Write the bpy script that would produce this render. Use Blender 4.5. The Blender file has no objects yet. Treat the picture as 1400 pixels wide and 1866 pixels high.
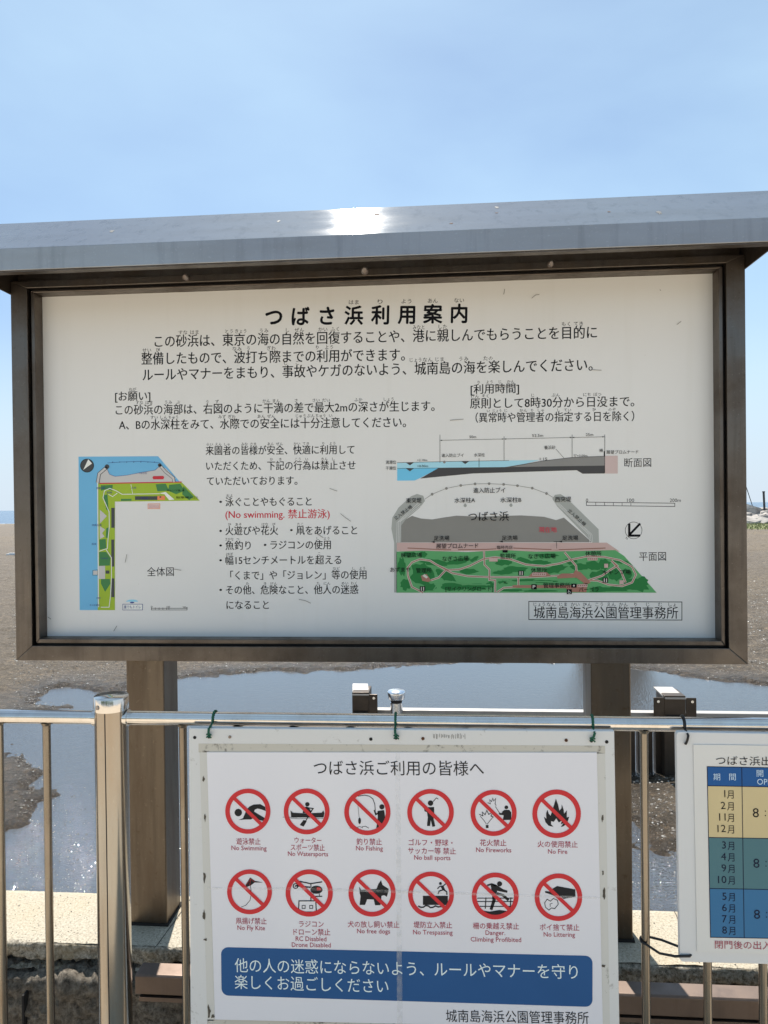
import bpy, math, random
import numpy as np
from mathutils import Vector, Matrix, noise
random.seed(7); rng = np.random.default_rng(7)
R = math.radians

# ------------------------------------------------------------------ camera, world, sun, exposure
S = bpy.context.scene
COL = S.collection
YAW, PITCH, ROLL, F = 0.0771557519, -0.00813440483, 0.0112857614, 1312.525
CAM = np.array([0.191786508, -1.92014713, -0.119529881])
def rotm(yaw, pitch, roll):
    cy, sy = math.cos(yaw), math.sin(yaw); cp, sp = math.cos(pitch), math.sin(pitch); cr, sr = math.cos(roll), math.sin(roll)
    Rz = np.array([[cy, -sy, 0], [sy, cy, 0], [0, 0, 1]]); Rx = np.array([[1, 0, 0], [0, cp, -sp], [0, sp, cp]])
    Ry = np.array([[cr, 0, sr], [0, 1, 0], [-sr, 0, cr]])
    return Rz @ Rx @ Ry
RM = rotm(YAW, PITCH, ROLL)
cd = bpy.data.cameras.new('camera'); cam = bpy.data.objects.new('camera', cd); COL.objects.link(cam)
cd.sensor_fit = 'HORIZONTAL'; cd.sensor_width = 36; cd.lens = 36 * F / 1400; cd.clip_start = 0.02; cd.clip_end = 6000
M4 = Matrix(((RM[0, 0], RM[0, 2], -RM[0, 1], CAM[0]), (RM[1, 0], RM[1, 2], -RM[1, 1], CAM[1]), (RM[2, 0], RM[2, 2], -RM[2, 1], CAM[2]), (0, 0, 0, 1)))
cam.matrix_world = M4
S.camera = cam
SUN_AZ, SUN_EL = 11.0, 57.0          # degrees: to the left of straight behind the board, and up
W = bpy.data.worlds.new('World'); S.world = W; W.use_nodes = True
wt = W.node_tree; wt.nodes.clear()
wo = wt.nodes.new('ShaderNodeOutputWorld'); wb = wt.nodes.new('ShaderNodeBackground'); sky = wt.nodes.new('ShaderNodeTexSky')
sky.sky_type = 'NISHITA'; sky.sun_disc = False; sky.sun_elevation = R(SUN_EL); sky.sun_rotation = R(-SUN_AZ)
sky.air_density = 1.0; sky.dust_density = 0.3; sky.ozone_density = 3.0; sky.altitude = 0
tc = wt.nodes.new('ShaderNodeTexCoord'); mp = wt.nodes.new('ShaderNodeMapping'); nz = wt.nodes.new('ShaderNodeTexNoise')
mp.inputs['Scale'].default_value = (1.0, 1.0, 2.6); mp.inputs['Rotation'].default_value = (0, 0, 0.6); mp.inputs['Location'].default_value = (0.35, 0.1, 0.2)
nz.inputs['Scale'].default_value = 1.25; nz.inputs['Detail'].default_value = 6; nz.inputs['Roughness'].default_value = 0.46; nz.inputs['Distortion'].default_value = 0.4
rp = wt.nodes.new('ShaderNodeValToRGB'); rp.color_ramp.elements[0].position = 0.30; rp.color_ramp.elements[1].position = 0.86
rp.color_ramp.elements[0].color = (0.10, 0.10, 0.10, 1)
rp.color_ramp.elements[1].color = (0.7, 0.7, 0.7, 1)
mx = wt.nodes.new('ShaderNodeMix'); mx.data_type = 'RGBA'
wt.links.new(tc.outputs['Generated'], mp.inputs['Vector']); wt.links.new(mp.outputs[0], nz.inputs['Vector']); wt.links.new(nz.outputs['Fac'], rp.inputs['Fac'])
wt.links.new(rp.outputs['Color'], mx.inputs['Factor']); wt.links.new(sky.outputs[0], mx.inputs['A']); mx.inputs['B'].default_value = (6.1, 8.4, 9.6, 1)
# pale blue-white air towards the horizon
sx = wt.nodes.new('ShaderNodeSeparateXYZ'); wt.links.new(tc.outputs['Generated'], sx.inputs[0])
hr = wt.nodes.new('ShaderNodeMapRange'); hr.interpolation_type = 'SMOOTHSTEP'; wt.links.new(sx.outputs['Z'], hr.inputs['Value'])
hr.inputs['From Min'].default_value = -0.02; hr.inputs['From Max'].default_value = 0.30; hr.inputs['To Min'].default_value = 0.92; hr.inputs['To Max'].default_value = 0.0
hx = wt.nodes.new('ShaderNodeMix'); hx.data_type = 'RGBA'; wt.links.new(hr.outputs[0], hx.inputs['Factor']); wt.links.new(mx.outputs['Result'], hx.inputs['A']); hx.inputs['B'].default_value = (5.2, 6.1, 7.1, 1)
wt.links.new(hx.outputs['Result'], wb.inputs['Color']); wt.links.new(wb.outputs[0], wo.inputs[0])
wb.inputs['Strength'].default_value = 0.075
sd = bpy.data.lights.new('sun', 'SUN'); sd.energy = 4.3; sd.angle = R(0.55); sd.color = (1, 0.955, 0.88)
so = bpy.data.objects.new('sun', sd); COL.objects.link(so)
sdir = Vector((-math.sin(R(SUN_AZ)) * math.cos(R(SUN_EL)), math.cos(R(SUN_AZ)) * math.cos(R(SUN_EL)), math.sin(R(SUN_EL))))
so.rotation_euler = sdir.to_track_quat('Z', 'Y').to_euler(); so.location = (-3, 8, 12)
S.view_settings.view_transform = 'Standard'; S.view_settings.look = 'None'; S.view_settings.exposure = 0.80
S.view_settings.gamma = 1; S.view_settings.use_curve_mapping = False
S.cycles.use_denoising = True; S.cycles.caustics_reflective = False; S.cycles.caustics_refractive = False
S.cycles.max_bounces = 8; S.cycles.sample_clamp_indirect = 4

def at(px, py, axis=1, val=0.0):
    """the point of the plane (axis = val) that a measured picture position corresponds to"""
    w = RM @ np.array([px - 700.0, F, 933.0 - py]); t = (val - CAM[axis]) / w[axis]
    return CAM + t * w

# ------------------------------------------------------------------ materials
def srgb(c):
    c = c / 255.0
    return c / 12.92 if c <= 0.04045 else ((c + 0.055) / 1.055) ** 2.4
class G:
    def __init__(s, name):
        s.m = bpy.data.materials.new(name); s.m.use_nodes = True; s.t = s.m.node_tree; s.t.nodes.clear()
        s.o = s.n('OutputMaterial'); s.p = s.n('BsdfPrincipled'); s.t.links.new(s.p.outputs[0], s.o.inputs[0])
    def n(s, k, **kw):
        nd = s.t.nodes.new('ShaderNode' + k)
        for a, b in kw.items(): setattr(nd, a, b)
        return nd
    def l(s, a, b): s.t.links.new(a, b)
    def coord(s, scale=(1, 1, 1)):
        g = s.n('NewGeometry'); mp = s.n('Mapping'); mp.inputs['Scale'].default_value = scale; s.l(g.outputs['Position'], mp.inputs['Vector']); return mp.outputs[0]
    def noise(s, vec, scale, detail=4, rough=0.5, dist=0):
        x = s.n('TexNoise'); x.inputs['Scale'].default_value = scale; x.inputs['Detail'].default_value = detail; x.inputs['Roughness'].default_value = rough
        x.inputs['Distortion'].default_value = dist; s.l(vec, x.inputs['Vector']); return x.outputs['Fac']
    def ramp(s, fac, stops):
        x = s.n('ValToRGB'); e = x.color_ramp.elements
        while len(e) < len(stops): e.new(0.5)
        for i, (p, c) in enumerate(stops): e[i].position = p; e[i].color = tuple(c) + (1,) if len(c) == 3 else c
        s.l(fac, x.inputs['Fac']); return x.outputs['Color']
    def mix(s, f, a, b, mode='MIX'):
        x = s.n('Mix', data_type='RGBA', blend_type=mode)
        for k, v in (('Factor', f), ('A', a), ('B', b)):
            if isinstance(v, (int, float)): x.inputs[k].default_value = v
            elif isinstance(v, tuple): x.inputs[k].default_value = v + (1,) if len(v) == 3 else v
            else: s.l(v, x.inputs[k])
        return x.outputs['Result']
    def bump(s, h, strength=0.3, dist=0.001, normal=None):
        x = s.n('Bump'); x.inputs['Strength'].default_value = strength; x.inputs['Distance'].default_value = dist; s.l(h, x.inputs['Height'])
        if normal: s.l(normal, x.inputs['Normal'])
        s.l(x.outputs[0], s.p.inputs['Normal']); return x.outputs[0]
    def set(s, **kw):
        names = {'col': 'Base Color', 'rough': 'Roughness', 'metal': 'Metallic', 'spec': 'Specular IOR Level', 'aniso': 'Anisotropic', 'coat': 'Coat Weight', 'alpha': 'Alpha', 'trans': 'Transmission Weight'}
        for k, v in kw.items():
            i = s.p.inputs[names[k]]
            if isinstance(v, (int, float)): i.default_value = v
            elif isinstance(v, tuple): i.default_value = v + (1,) if len(v) == 3 else v
            else: s.l(v, i)
        return s
def flat(name, c, rough=0.5, spec=0.4):
    g = G(name); v = g.coord(); n = g.noise(v, 9, 3)
    g.set(col=g.mix(n, tuple(x * 0.93 for x in c), tuple(min(1, x * 1.06) for x in c)), rough=rough, spec=spec); return g.m
_ink = {}
def ink(c, white=(150, 152, 158), alb=0.74):
    """printed colour: the reading of the print divided by the reading of the white sheet beside it"""
    k = (c, white)
    if k not in _ink:
        a = tuple(min(0.9, alb * srgb(c[i]) / srgb(white[i])) for i in range(3))
        _ink[k] = flat('print_%d_%d_%d' % c, a, 0.5, 0.18)
    return _ink[k]

def steel(name, base, rough=0.3, stain=(0.16, 0.10, 0.05), amt=0.5, scale=6, stretch=(1, 1, 1), metal=1.0, aniso=0.0):
    g = G(name); v = g.coord(stretch); a = g.noise(v, scale, 6, 0.6); b = g.noise(g.coord(), scale * 14, 4, 0.6)
    f = g.ramp(a, [(0.42, (0, 0, 0)), (0.75, (amt,) * 3)])
    f2 = g.ramp(b, [(0.60, (0, 0, 0)), (0.78, (amt * 0.8,) * 3)])
    c = g.mix(f, base, stain); c = g.mix(f2, c, stain)
    r = g.ramp(a, [(0.3, (rough * 0.8,) * 3), (0.8, (min(1, rough * 1.7),) * 3)])
    dr = g.noise(g.coord((14, 14, 0.8)), 2.2, 5, 0.65); c = g.mix(g.ramp(dr, [(0.52, (0, 0, 0)), (0.70, (amt * 0.75,) * 3)]), c, tuple(x * 0.55 for x in base))
    sp_ = g.noise(g.coord(), scale * 30, 2, 0.5); c = g.mix(g.ramp(sp_, [(0.66, (0, 0, 0)), (0.74, (amt * 0.6,) * 3)]), c, tuple(min(1, x * 1.5) for x in base))
    g.set(col=c, rough=r, metal=metal, aniso=aniso)
    g.bump(b, 0.08, 0.0006); return g.m
M = {}
M['frame'] = steel('bronze_steel', (0.172, 0.148, 0.128), 0.36, (0.085, 0.06, 0.04), 0.75, 7)
M['post'] = steel('bronze_steel_post', (0.150, 0.124, 0.098), 0.34, (0.085, 0.05, 0.026), 0.6, 4, (3, 3, .5))
M['fascia'] = steel('galvanised_fascia', (0.37, 0.375, 0.385), 0.047, (0.30, 0.29, 0.28), 0.55, 7, (.5, 2.5, 2.5), 0.55, 0.0)
M['rail'] = steel('polished_rail', (0.78, 0.74, 0.70), 0.10, (0.42, 0.26, 0.13), 0.30, 14, (1, 1, 1))
M['railpost'] = steel('brushed_railing_post', (0.40, 0.38, 0.345), 0.15, (0.38, 0.24, 0.12), 0.4, 8, (2, 2, .4))
M['bar'] = steel('dull_baluster', (0.29, 0.255, 0.21), 0.24, (0.15, 0.08, 0.035), 0.5, 12, (2, 2, .5))
M['chrome'] = steel('chrome', (0.88, 0.90, 0.93), 0.22, (0.5, 0.5, 0.5), 0.1, 20)
M['wash'] = steel('foot_wash_bronze', (0.085, 0.068, 0.055), 0.4, (0.06, 0.04, 0.025), 0.6, 12, metal=0.6)
M['beam'] = steel('channel_paint', (0.18, 0.135, 0.11), 0.42, (0.12, 0.09, 0.07), 0.4, 9, metal=0.85)
M['washbeam'] = steel('wash_beam_steel', (0.42, 0.40, 0.38), 0.5, (0.4, 0.36, 0.3), 0.3, 9, metal=0.35)
M['screw'] = steel('screw_steel', (0.35, 0.32, 0.30), 0.4, (0.2, 0.1, 0.05), 0.6, 60)
g = G('rust'); g.set(col=g.ramp(g.noise(g.coord(), 400, 3), [(0.35, (0.03, 0.015, 0.01)), (0.7, (0.22, 0.08, 0.03))]), rough=0.85); M['rust'] = g.m
M['black'] = flat('black_plastic', (0.012, 0.012, 0.014), 0.4)
M['hole'] = flat('hole_shadowed_plastic', (0.02, 0.018, 0.017), 0.9)
M['rope'] = flat('green_cord', (0.012, 0.10, 0.055), 0.65)
M['text'] = flat('black_lettering', (0.008, 0.008, 0.011), 0.6, 0.12)
M['gasket'] = flat('black_gasket', (0.02, 0.02, 0.022), 0.5)
# panel: white enamel with a few faint smears
g = G('white_panel'); v = g.coord(); a = g.noise(v, 3, 4)
c = g.ramp(a, [(0.3, (0.81, 0.80, 0.775)), (0.7, (0.84, 0.83, 0.81))])
dr = g.noise(g.coord((9, 1, 0.45)), 3.0, 5, 0.6); c = g.mix(g.ramp(dr, [(0.55, (0, 0, 0)), (0.78, (0.10,) * 3)]), c, (0.60, 0.57, 0.50))
ds = g.noise(g.coord(), 130, 4, 0.7); c = g.mix(g.ramp(ds, [(0.66, (0, 0, 0)), (0.74, (0.35,) * 3)]), c, (0.45, 0.42, 0.36))
g.set(col=c, rough=0.38, spec=0.4); M['panel'] = g.m
def dirty_white(name, base, dirt, thr=0.6, scale=25, spread=0.15):
    g = G(name); v = g.coord(); a = g.noise(v, scale, 8, 0.68, 0.3); b = g.noise(v, 3.1, 3)
    f = g.n('Math', operation='MULTIPLY'); g.l(a, f.inputs[0]); h = g.n('Math', operation='ADD'); g.l(b, h.inputs[0]); h.inputs[1].default_value = 0.52; g.l(h.outputs[0], f.inputs[1])
    k = g.ramp(f.outputs[0], [(thr, (0, 0, 0)), (min(1, thr + spread), (1, 1, 1))])
    g.set(col=g.mix(k, base, dirt), rough=0.55, spec=0.3); g.bump(a, 0.15, 0.0005); return g.m
M['board'] = dirty_white('weathered_white_board', (0.74, 0.735, 0.72), (0.25, 0.22, 0.18), 0.64, 30)
M['board2'] = dirty_white('white_board', (0.76, 0.755, 0.745), (0.4, 0.4, 0.42), 0.70, 20)
M['grime'] = dirty_white('grimy_old_tape', (0.60, 0.57, 0.50), (0.09, 0.08, 0.065), 0.57, 38, 0.14)
M['peel'] = dirty_white('yellowed_tape', (0.68, 0.665, 0.62), (0.16, 0.14, 0.11), 0.69, 45, 0.14)
g = G('poster_paper'); a = g.noise(g.coord((1, 1, .3)), 5, 4); g.set(col=g.ramp(a, [(0.3, (0.79, 0.785, 0.835)), (0.7, (0.83, 0.825, 0.865))]), rough=0.28, spec=0.5); M['poster'] = g.m
g = G('timetable_paper'); a = g.noise(g.coord(), 5, 4); g.set(col=g.ramp(a, [(0.3, (0.74, 0.73, 0.70)), (0.7, (0.78, 0.77, 0.74))]), rough=0.35); M['paper2'] = g.m
g = G('clear_tape'); a = g.noise(g.coord((1, 1, 1)), 60, 3); g.set(col=(0.75, 0.75, 0.73), rough=0.18, alpha=g.ramp(a, [(0.4, (0.08,) * 3), (0.7, (0.3,) * 3)])); M['tape'] = g.m
# aggregate concrete
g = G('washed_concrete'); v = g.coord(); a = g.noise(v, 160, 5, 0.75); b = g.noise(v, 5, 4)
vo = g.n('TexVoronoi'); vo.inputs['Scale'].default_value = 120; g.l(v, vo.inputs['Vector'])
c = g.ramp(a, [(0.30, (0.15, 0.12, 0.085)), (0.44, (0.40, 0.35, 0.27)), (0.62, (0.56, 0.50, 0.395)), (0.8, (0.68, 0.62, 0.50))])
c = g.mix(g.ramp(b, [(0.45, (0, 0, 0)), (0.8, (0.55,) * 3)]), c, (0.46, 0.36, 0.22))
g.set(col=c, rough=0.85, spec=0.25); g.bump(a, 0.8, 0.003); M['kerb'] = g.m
g = G('rough_aggregate'); v = g.coord(); a = g.noise(v, 110, 6, 0.8); b = g.noise(v, 7, 5, 0.6)
c = g.ramp(a, [(0.34, (0.06, 0.05, 0.04)), (0.47, (0.30, 0.26, 0.20)), (0.62, (0.62, 0.55, 0.45))])
c = g.mix(g.ramp(b, [(0.48, (0, 0, 0)), (0.7, (0.6,) * 3)]), c, (0.34, 0.27, 0.16))
g.set(col=c, rough=0.92, spec=0.2); g.bump(a, 1.0, 0.006); M['rough'] = g.m
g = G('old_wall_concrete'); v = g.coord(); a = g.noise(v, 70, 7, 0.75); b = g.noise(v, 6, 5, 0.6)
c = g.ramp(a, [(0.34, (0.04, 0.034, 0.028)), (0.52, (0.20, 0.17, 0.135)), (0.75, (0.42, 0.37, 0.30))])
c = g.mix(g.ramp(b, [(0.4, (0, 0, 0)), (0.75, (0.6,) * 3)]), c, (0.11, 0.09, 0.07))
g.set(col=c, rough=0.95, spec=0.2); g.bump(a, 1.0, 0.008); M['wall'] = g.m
# sand
def sandmat(name, tint, wet=0.0):
    g = G(name); v = g.coord(); a = g.noise(v, 75, 7, 0.85); b = g.noise(v, 2.2, 6, 0.6); d = g.noise(g.coord((1, 2.4, 1)), 14, 5, 0.65); e = g.noise(v, 0.12, 4, 0.6)
    c = g.ramp(a, [(0.32, tuple(x * 0.45 for x in tint)), (0.5, tint), (0.68, tuple(x * 1.5 for x in tint)), (0.8, tuple(min(0.8, x * 2.3) for x in tint))])
    c = g.mix(g.ramp(b, [(0.35, (0, 0, 0)), (0.75, (0.5,) * 3)]), c, tuple(x * 0.72 for x in tint))
    c = g.mix(g.ramp(d, [(0.45, (0, 0, 0)), (0.70, (0.45,) * 3)]), c, tuple(x * 0.6 for x in tint))
    c = g.mix(g.ramp(e, [(0.45, (0, 0, 0)), (0.65, (0.45,) * 3)]), c, (tint[0] * 1.25, tint[1] * 1.18, tint[2] * 0.95))
    for sc_, am in ((130, 0.55), (38, 0.35)):
        vo = g.n('TexVoronoi'); vo.inputs['Scale'].default_value = sc_; g.l(v, vo.inputs['Vector']); sg = g.n('SeparateColor'); g.l(vo.outputs['Color'], sg.inputs[0])
        k = g.ramp(sg.outputs[0], [(0.0, (0.45,) * 3), (0.5, (0.9,) * 3), (0.85, (1.25,) * 3), (0.97, (2.4, 2.3, 2.2))]); c = g.mix(am, c, k, 'MULTIPLY')
    at_ = g.n('Attribute'); at_.attribute_name = 'wet'
    c = g.mix(at_.outputs['Fac'], c, g.mix(1.0, c, (0.55, 0.52, 0.50), 'MULTIPLY'))
    rr = g.n('MapRange'); g.l(at_.outputs['Fac'], rr.inputs['Value']); rr.inputs['To Min'].default_value = 0.68; rr.inputs['To Max'].default_value = 0.22
    g.set(col=c, rough=rr.outputs[0], spec=0.32)
    b1 = g.n('Bump'); b1.inputs['Strength'].default_value = 1.0; b1.inputs['Distance'].default_value = 0.035; g.l(d, b1.inputs['Height'])
    b2 = g.n('Bump'); b2.inputs['Strength'].default_value = 1.0; b2.inputs['Distance'].default_value = 0.014; g.l(a, b2.inputs['Height']); g.l(b1.outputs[0], b2.inputs['Normal'])
    g.l(b2.outputs[0], g.p.inputs['Normal']); return g.m
M['sand'] = sandmat('gravelly_sand', (0.150, 0.116, 0.080), 0.12)
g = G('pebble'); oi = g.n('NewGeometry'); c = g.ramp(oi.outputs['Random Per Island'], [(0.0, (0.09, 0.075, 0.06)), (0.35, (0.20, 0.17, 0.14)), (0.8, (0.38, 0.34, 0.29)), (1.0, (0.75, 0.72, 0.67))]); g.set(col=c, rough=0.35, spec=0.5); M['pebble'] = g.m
g = G('puddle_water'); v = g.coord(); a = g.noise(v, 115, 2, 0.55, 0.2); b = g.noise(v, 26, 2, 0.5, 0.5)
mk = g.ramp(g.noise(v, 1.6, 2), [(0.40, (0.15,) * 3), (0.62, (1,) * 3)])
h = g.n('Math', operation='ADD'); g.l(a, h.inputs[0]); g.l(b, h.inputs[1])
sp = g.n('SeparateXYZ'); g.l(g.n('NewGeometry').outputs['Position'], sp.inputs[0])
mr = g.n('MapRange'); g.l(sp.outputs['Y'], mr.inputs['Value']); mr.inputs['From Min'].default_value = 0.6; mr.inputs['From Max'].default_value = 3.4; mr.inputs['To Min'].default_value = 1; mr.inputs['To Max'].default_value = 0.12
mm = g.n('Math', operation='MULTIPLY'); g.l(mr.outputs[0], mm.inputs[0]); mm.inputs[1].default_value = 1.0
bu = g.n('Bump'); bu.inputs['Distance'].default_value = 0.0036; g.l(h.outputs[0], bu.inputs['Height']); g.l(mm.outputs[0], bu.inputs['Strength']); g.l(bu.outputs[0], g.p.inputs['Normal'])
g.set(col=(0.062, 0.060, 0.058), rough=0.035); g.p.inputs['IOR'].default_value = 2.8; M['water'] = g.m
g = G('sea_water'); v = g.coord((1, 3, 1)); a = g.noise(v, 0.35, 6, 0.6); g.set(col=g.ramp(a, [(0.35, (0.05, 0.10, 0.17)), (0.65, (0.10, 0.17, 0.25)), (0.8, (0.5, 0.55, 0.6))]), rough=0.25); g.bump(a, 0.6, 0.4); M['sea'] = g.m
g = G('paving'); v = g.coord(); a = g.noise(v, 40, 5, 0.7); b = g.noise(v, 1.0, 3)
g.set(col=g.mix(b, g.ramp(a, [(0.3, (0.46, 0.385, 0.29)), (0.7, (0.62, 0.53, 0.41))]), (0.54, 0.45, 0.345)), rough=0.85); M['paving'] = g.m
g = G('leaves'); oi = g.n('NewGeometry'); g.set(col=g.ramp(oi.outputs['Random Per Island'], [(0, (0.02, 0.045, 0.015)), (0.6, (0.045, 0.09, 0.025)), (1, (0.08, 0.12, 0.04))]), rough=0.6); M['leaf'] = g.m
g = G('bark'); g.set(col=g.ramp(g.noise(g.coord((3, 3, .6)), 12, 5), [(0.3, (0.06, 0.045, 0.03)), (0.7, (0.17, 0.13, 0.10))]), rough=0.9); M['bark'] = g.m
g = G('grass_blade'); oi = g.n('NewGeometry'); g.set(col=g.ramp(oi.outputs['Random Per Island'], [(0, (0.16, 0.19, 0.07)), (0.5, (0.25, 0.28, 0.11)), (1, (0.36, 0.34, 0.18))]), rough=0.7); M['grass'] = g.m
g = G('breakwater_rock'); v = g.coord(); a = g.noise(v, 4, 6, 0.65); g.set(col=g.ramp(a, [(0.3, (0.22, 0.20, 0.18)), (0.55, (0.42, 0.38, 0.34)), (0.75, (0.56, 0.52, 0.46))]), rough=0.85); g.bump(a, 0.6, 0.05); M['rock'] = g.m
M['dark_pole'] = flat('dark_pole', (0.055, 0.055, 0.06), 0.6)
M['pillar'] = flat('grey_pillar_paint', (0.20, 0.19, 0.18), 0.7)
M['white_scrap'] = flat('white_plastic_scrap', (0.8, 0.8, 0.8), 0.5)

# ------------------------------------------------------------------ object helpers
def tag(o, label=None, cat=None, group=None, kind=None):
    for k, v in (('label', label), ('category', cat), ('group', group), ('kind', kind)):
        if v: o[k] = v
    return o
def empty(name, loc, label, cat, group=None):
    o = bpy.data.objects.new(name, None); COL.objects.link(o); o.location = loc; o.empty_display_size = 0.05
    return tag(o, label, cat, group)
def rootloc(p):
    v = Vector((0, 0, 0))
    while p is not None: v += Vector(p.location); p = p.parent
    return v
class MB:
    """collects shapes in world coordinates; build() links them as one mesh object"""
    def __init__(s): s.v = []; s.f = []; s.mi = []; s.cur = 0; s.sm = []
    def add(s, vs, fs, smooth=False):
        b = len(s.v); s.v += [tuple(map(float, p)) for p in vs]
        for f in fs: s.f.append([b + i for i in f]); s.mi.append(s.cur); s.sm.append(smooth)
        return s
    def mat(s, i): s.cur = i; return s
    def box(s, a, b):
        (x0, y0, z0), (x1, y1, z1) = a, b
        return s.add([(x0, y0, z0), (x1, y0, z0), (x1, y1, z0), (x0, y1, z0), (x0, y0, z1), (x1, y0, z1), (x1, y1, z1), (x0, y1, z1)],
                     [(0, 3, 2, 1), (4, 5, 6, 7), (0, 1, 5, 4), (1, 2, 6, 5), (2, 3, 7, 6), (3, 0, 4, 7)])
    def prism(s, pts, axis, a, b):
        """closed outline (2 coordinates) swept along axis from a to b"""
        def P(p, t):
            q = list(p); q.insert(axis, t); return q
        n = len(pts)
        return s.add([P(p, a) for p in pts] + [P(p, b) for p in pts],
                     [tuple(range(n))[::-1], tuple(range(n, 2 * n))] + [(i, (i + 1) % n, n + (i + 1) % n, n + i) for i in range(n)])
    def tube(s, path, r, n=16, caps=True, closed=False):
        P = [Vector(p) for p in path]; rr = r if isinstance(r, (list, tuple)) else [r] * len(P); vs = []; up = None
        for i, p in enumerate(P):
            d = ((P[(i + 1) % len(P)] if closed or i < len(P) - 1 else P[i]) - (P[i - 1] if closed or i else P[i])).normalized()
            if up is None: up = d.orthogonal().normalized()
            up = (up - d * up.dot(d)).normalized(); w = d.cross(up)
            for k in range(n):
                a = 2 * math.pi * k / n; vs.append(p + (up * math.cos(a) + w * math.sin(a)) * rr[i])
        fs = []
        L = len(P)
        for i in range(L if closed else L - 1):
            j = (i + 1) % L
            for k in range(n): fs.append((i * n + k, i * n + (k + 1) % n, j * n + (k + 1) % n, j * n + k))
        s.add(vs, fs, True)
        if caps and not closed: s.add(vs[:n], [tuple(range(n))[::-1]]); s.add(vs[-n:], [tuple(range(n))])
        return s
    def cyl(s, a, b, r, n=20): return s.tube([a, b], r, n)
    def build(s, name, mats, parent=None, bevel=0, label=None, kind=None):
        m = bpy.data.meshes.new(name); off = rootloc(parent)
        cen = Vector(np.mean(np.array(s.v), axis=0)) if s.v else Vector()
        if parent is not None and parent.type == 'MESH': cen = off.copy()
        m.from_pydata([tuple(Vector(p) - cen) for p in s.v], [], s.f)
        for q in (mats if isinstance(mats, (list, tuple)) else [mats]): m.materials.append(q)
        m.polygons.foreach_set('material_index', s.mi); m.polygons.foreach_set('use_smooth', s.sm); m.update()
        o = bpy.data.objects.new(name, m); COL.objects.link(o)
        o.location = cen - off
        if parent is not None: o.parent = parent
        if bevel:
            b = o.modifiers.new('bevel', 'BEVEL'); b.width = bevel; b.segments = 2; b.limit_method = 'ANGLE'; b.angle_limit = R(40)
        if label: o['label'] = label
        if kind: o['kind'] = kind
        return o

# print helpers: everything lies on the plane y = Y, in front of it by a fraction of a millimetre per layer
LAY = 0.00025
class Print(MB):
    def __init__(s, Y, cv=None): super().__init__(); s.Y = Y; s.cv = cv or (lambda x, y: (x, y)); s.lay = 1; s.dy = 0
    def P(s, x, y):
        return at(*s.cv(x, y), 1, s.Y - LAY * s.lay) if False else s._p(x, y)
    def _p(s, x, y):
        p = at(*s.cv(x, y), 1, s.Y); return (p[0], s.Y - LAY * s.lay, p[2])
    def poly(s, pts, m=None, lay=None):
        if m is not None: s.cur = m
        if lay: s.lay = lay
        return s.add([s._p(*p) for p in pts], [tuple(range(len(pts)))[::-1]])
    def rect(s, x0, y0, x1, y1, m=None, lay=None): return s.poly([(x0, y0), (x1, y0), (x1, y1), (x0, y1)], m, lay)
    def stroke(s, pts, w, m=None, lay=None, closed=False):
        if m is not None: s.cur = m
        if lay: s.lay = lay
        P = [np.array(p, float) for p in pts]; n = len(P); L = []; Rr = []
        for i in range(n):
            a = P[i - 1] if (i or closed) else P[i]; b = P[(i + 1) % n] if (i < n - 1 or closed) else P[i]
            d = (b - P[i]) / (np.linalg.norm(b - P[i]) + 1e-9) + (P[i] - a) / (np.linalg.norm(P[i] - a) + 1e-9); d = d / (np.linalg.norm(d) + 1e-9); nn = np.array([-d[1], d[0]]) * w / 2
            k = 1.0
            if 0 < i < n - 1 or closed:
                d1 = P[i] - P[i - 1]; d1 = d1 / (np.linalg.norm(d1) + 1e-9); k = 1 / max(0.5, abs(d1 @ d))
            L.append(P[i] + nn * k); Rr.append(P[i] - nn * k)
        vs = [s._p(*p) for p in L + Rr]
        fs = [(i, (i + 1) % n, n + (i + 1) % n, n + i) for i in range(n if closed else n - 1)]
        return s.add(vs, fs)
    def disc(s, x, y, r, m=None, lay=None, n=28, ry=None):
        ry = ry or r
        return s.poly([(x + r * math.cos(t), y + ry * math.sin(t)) for t in np.linspace(0, 2 * math.pi, n, endpoint=False)], m, lay)
    def ring(s, x, y, r0, r1, m=None, lay=None, n=56):
        if m is not None: s.cur = m
        if lay: s.lay = lay
        T = np.linspace(0, 2 * math.pi, n, endpoint=False)
        vs = [s._p(x + r0 * math.cos(t), y + r0 * math.sin(t)) for t in T] + [s._p(x + r1 * math.cos(t), y + r1 * math.sin(t)) for t in T]
        return s.add(vs, [(i, (i + 1) % n, n + (i + 1) % n, n + i) for i in range(n)])

_gc = {}
def glyphs(body, bold=0.0, res=3):
    k = (body, bold, res)
    if k in _gc: return _gc[k]
    c = bpy.data.curves.new('t', 'FONT'); c.body = body; c.offset = bold; c.resolution_u = res; c.size = 1
    o = bpy.data.objects.new('t', c); COL.objects.link(o)
    dg = bpy.context.evaluated_depsgraph_get(); dg.update()
    m = bpy.data.meshes.new_from_object(o.evaluated_get(dg))
    v = np.empty(len(m.vertices) * 3); m.vertices.foreach_get('co', v); v = v.reshape(-1, 3)[:, :2]
    f = [tuple(p.vertices) for p in m.polygons]
    bpy.data.objects.remove(o); bpy.data.curves.remove(c); bpy.data.meshes.remove(m)
    _gc[k] = (v, f); return _gc[k]
def parse(s):
    base = ''; rub = []; i = 0
    while i < len(s):
        if s[i] == '{':
            j = s.index('}', i); a, b = s[i + 1:j].split('|'); rub.append((len(base), len(a), b)); base += a; i = j + 1
        else: base += s[i]; i += 1
    return base, rub
def adv(ch): return 0.0 if ch == '\n' else (1.0 if ord(ch) > 0x2000 else (0.30 if ch in ' .,:[]()il' else 0.60))
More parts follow.
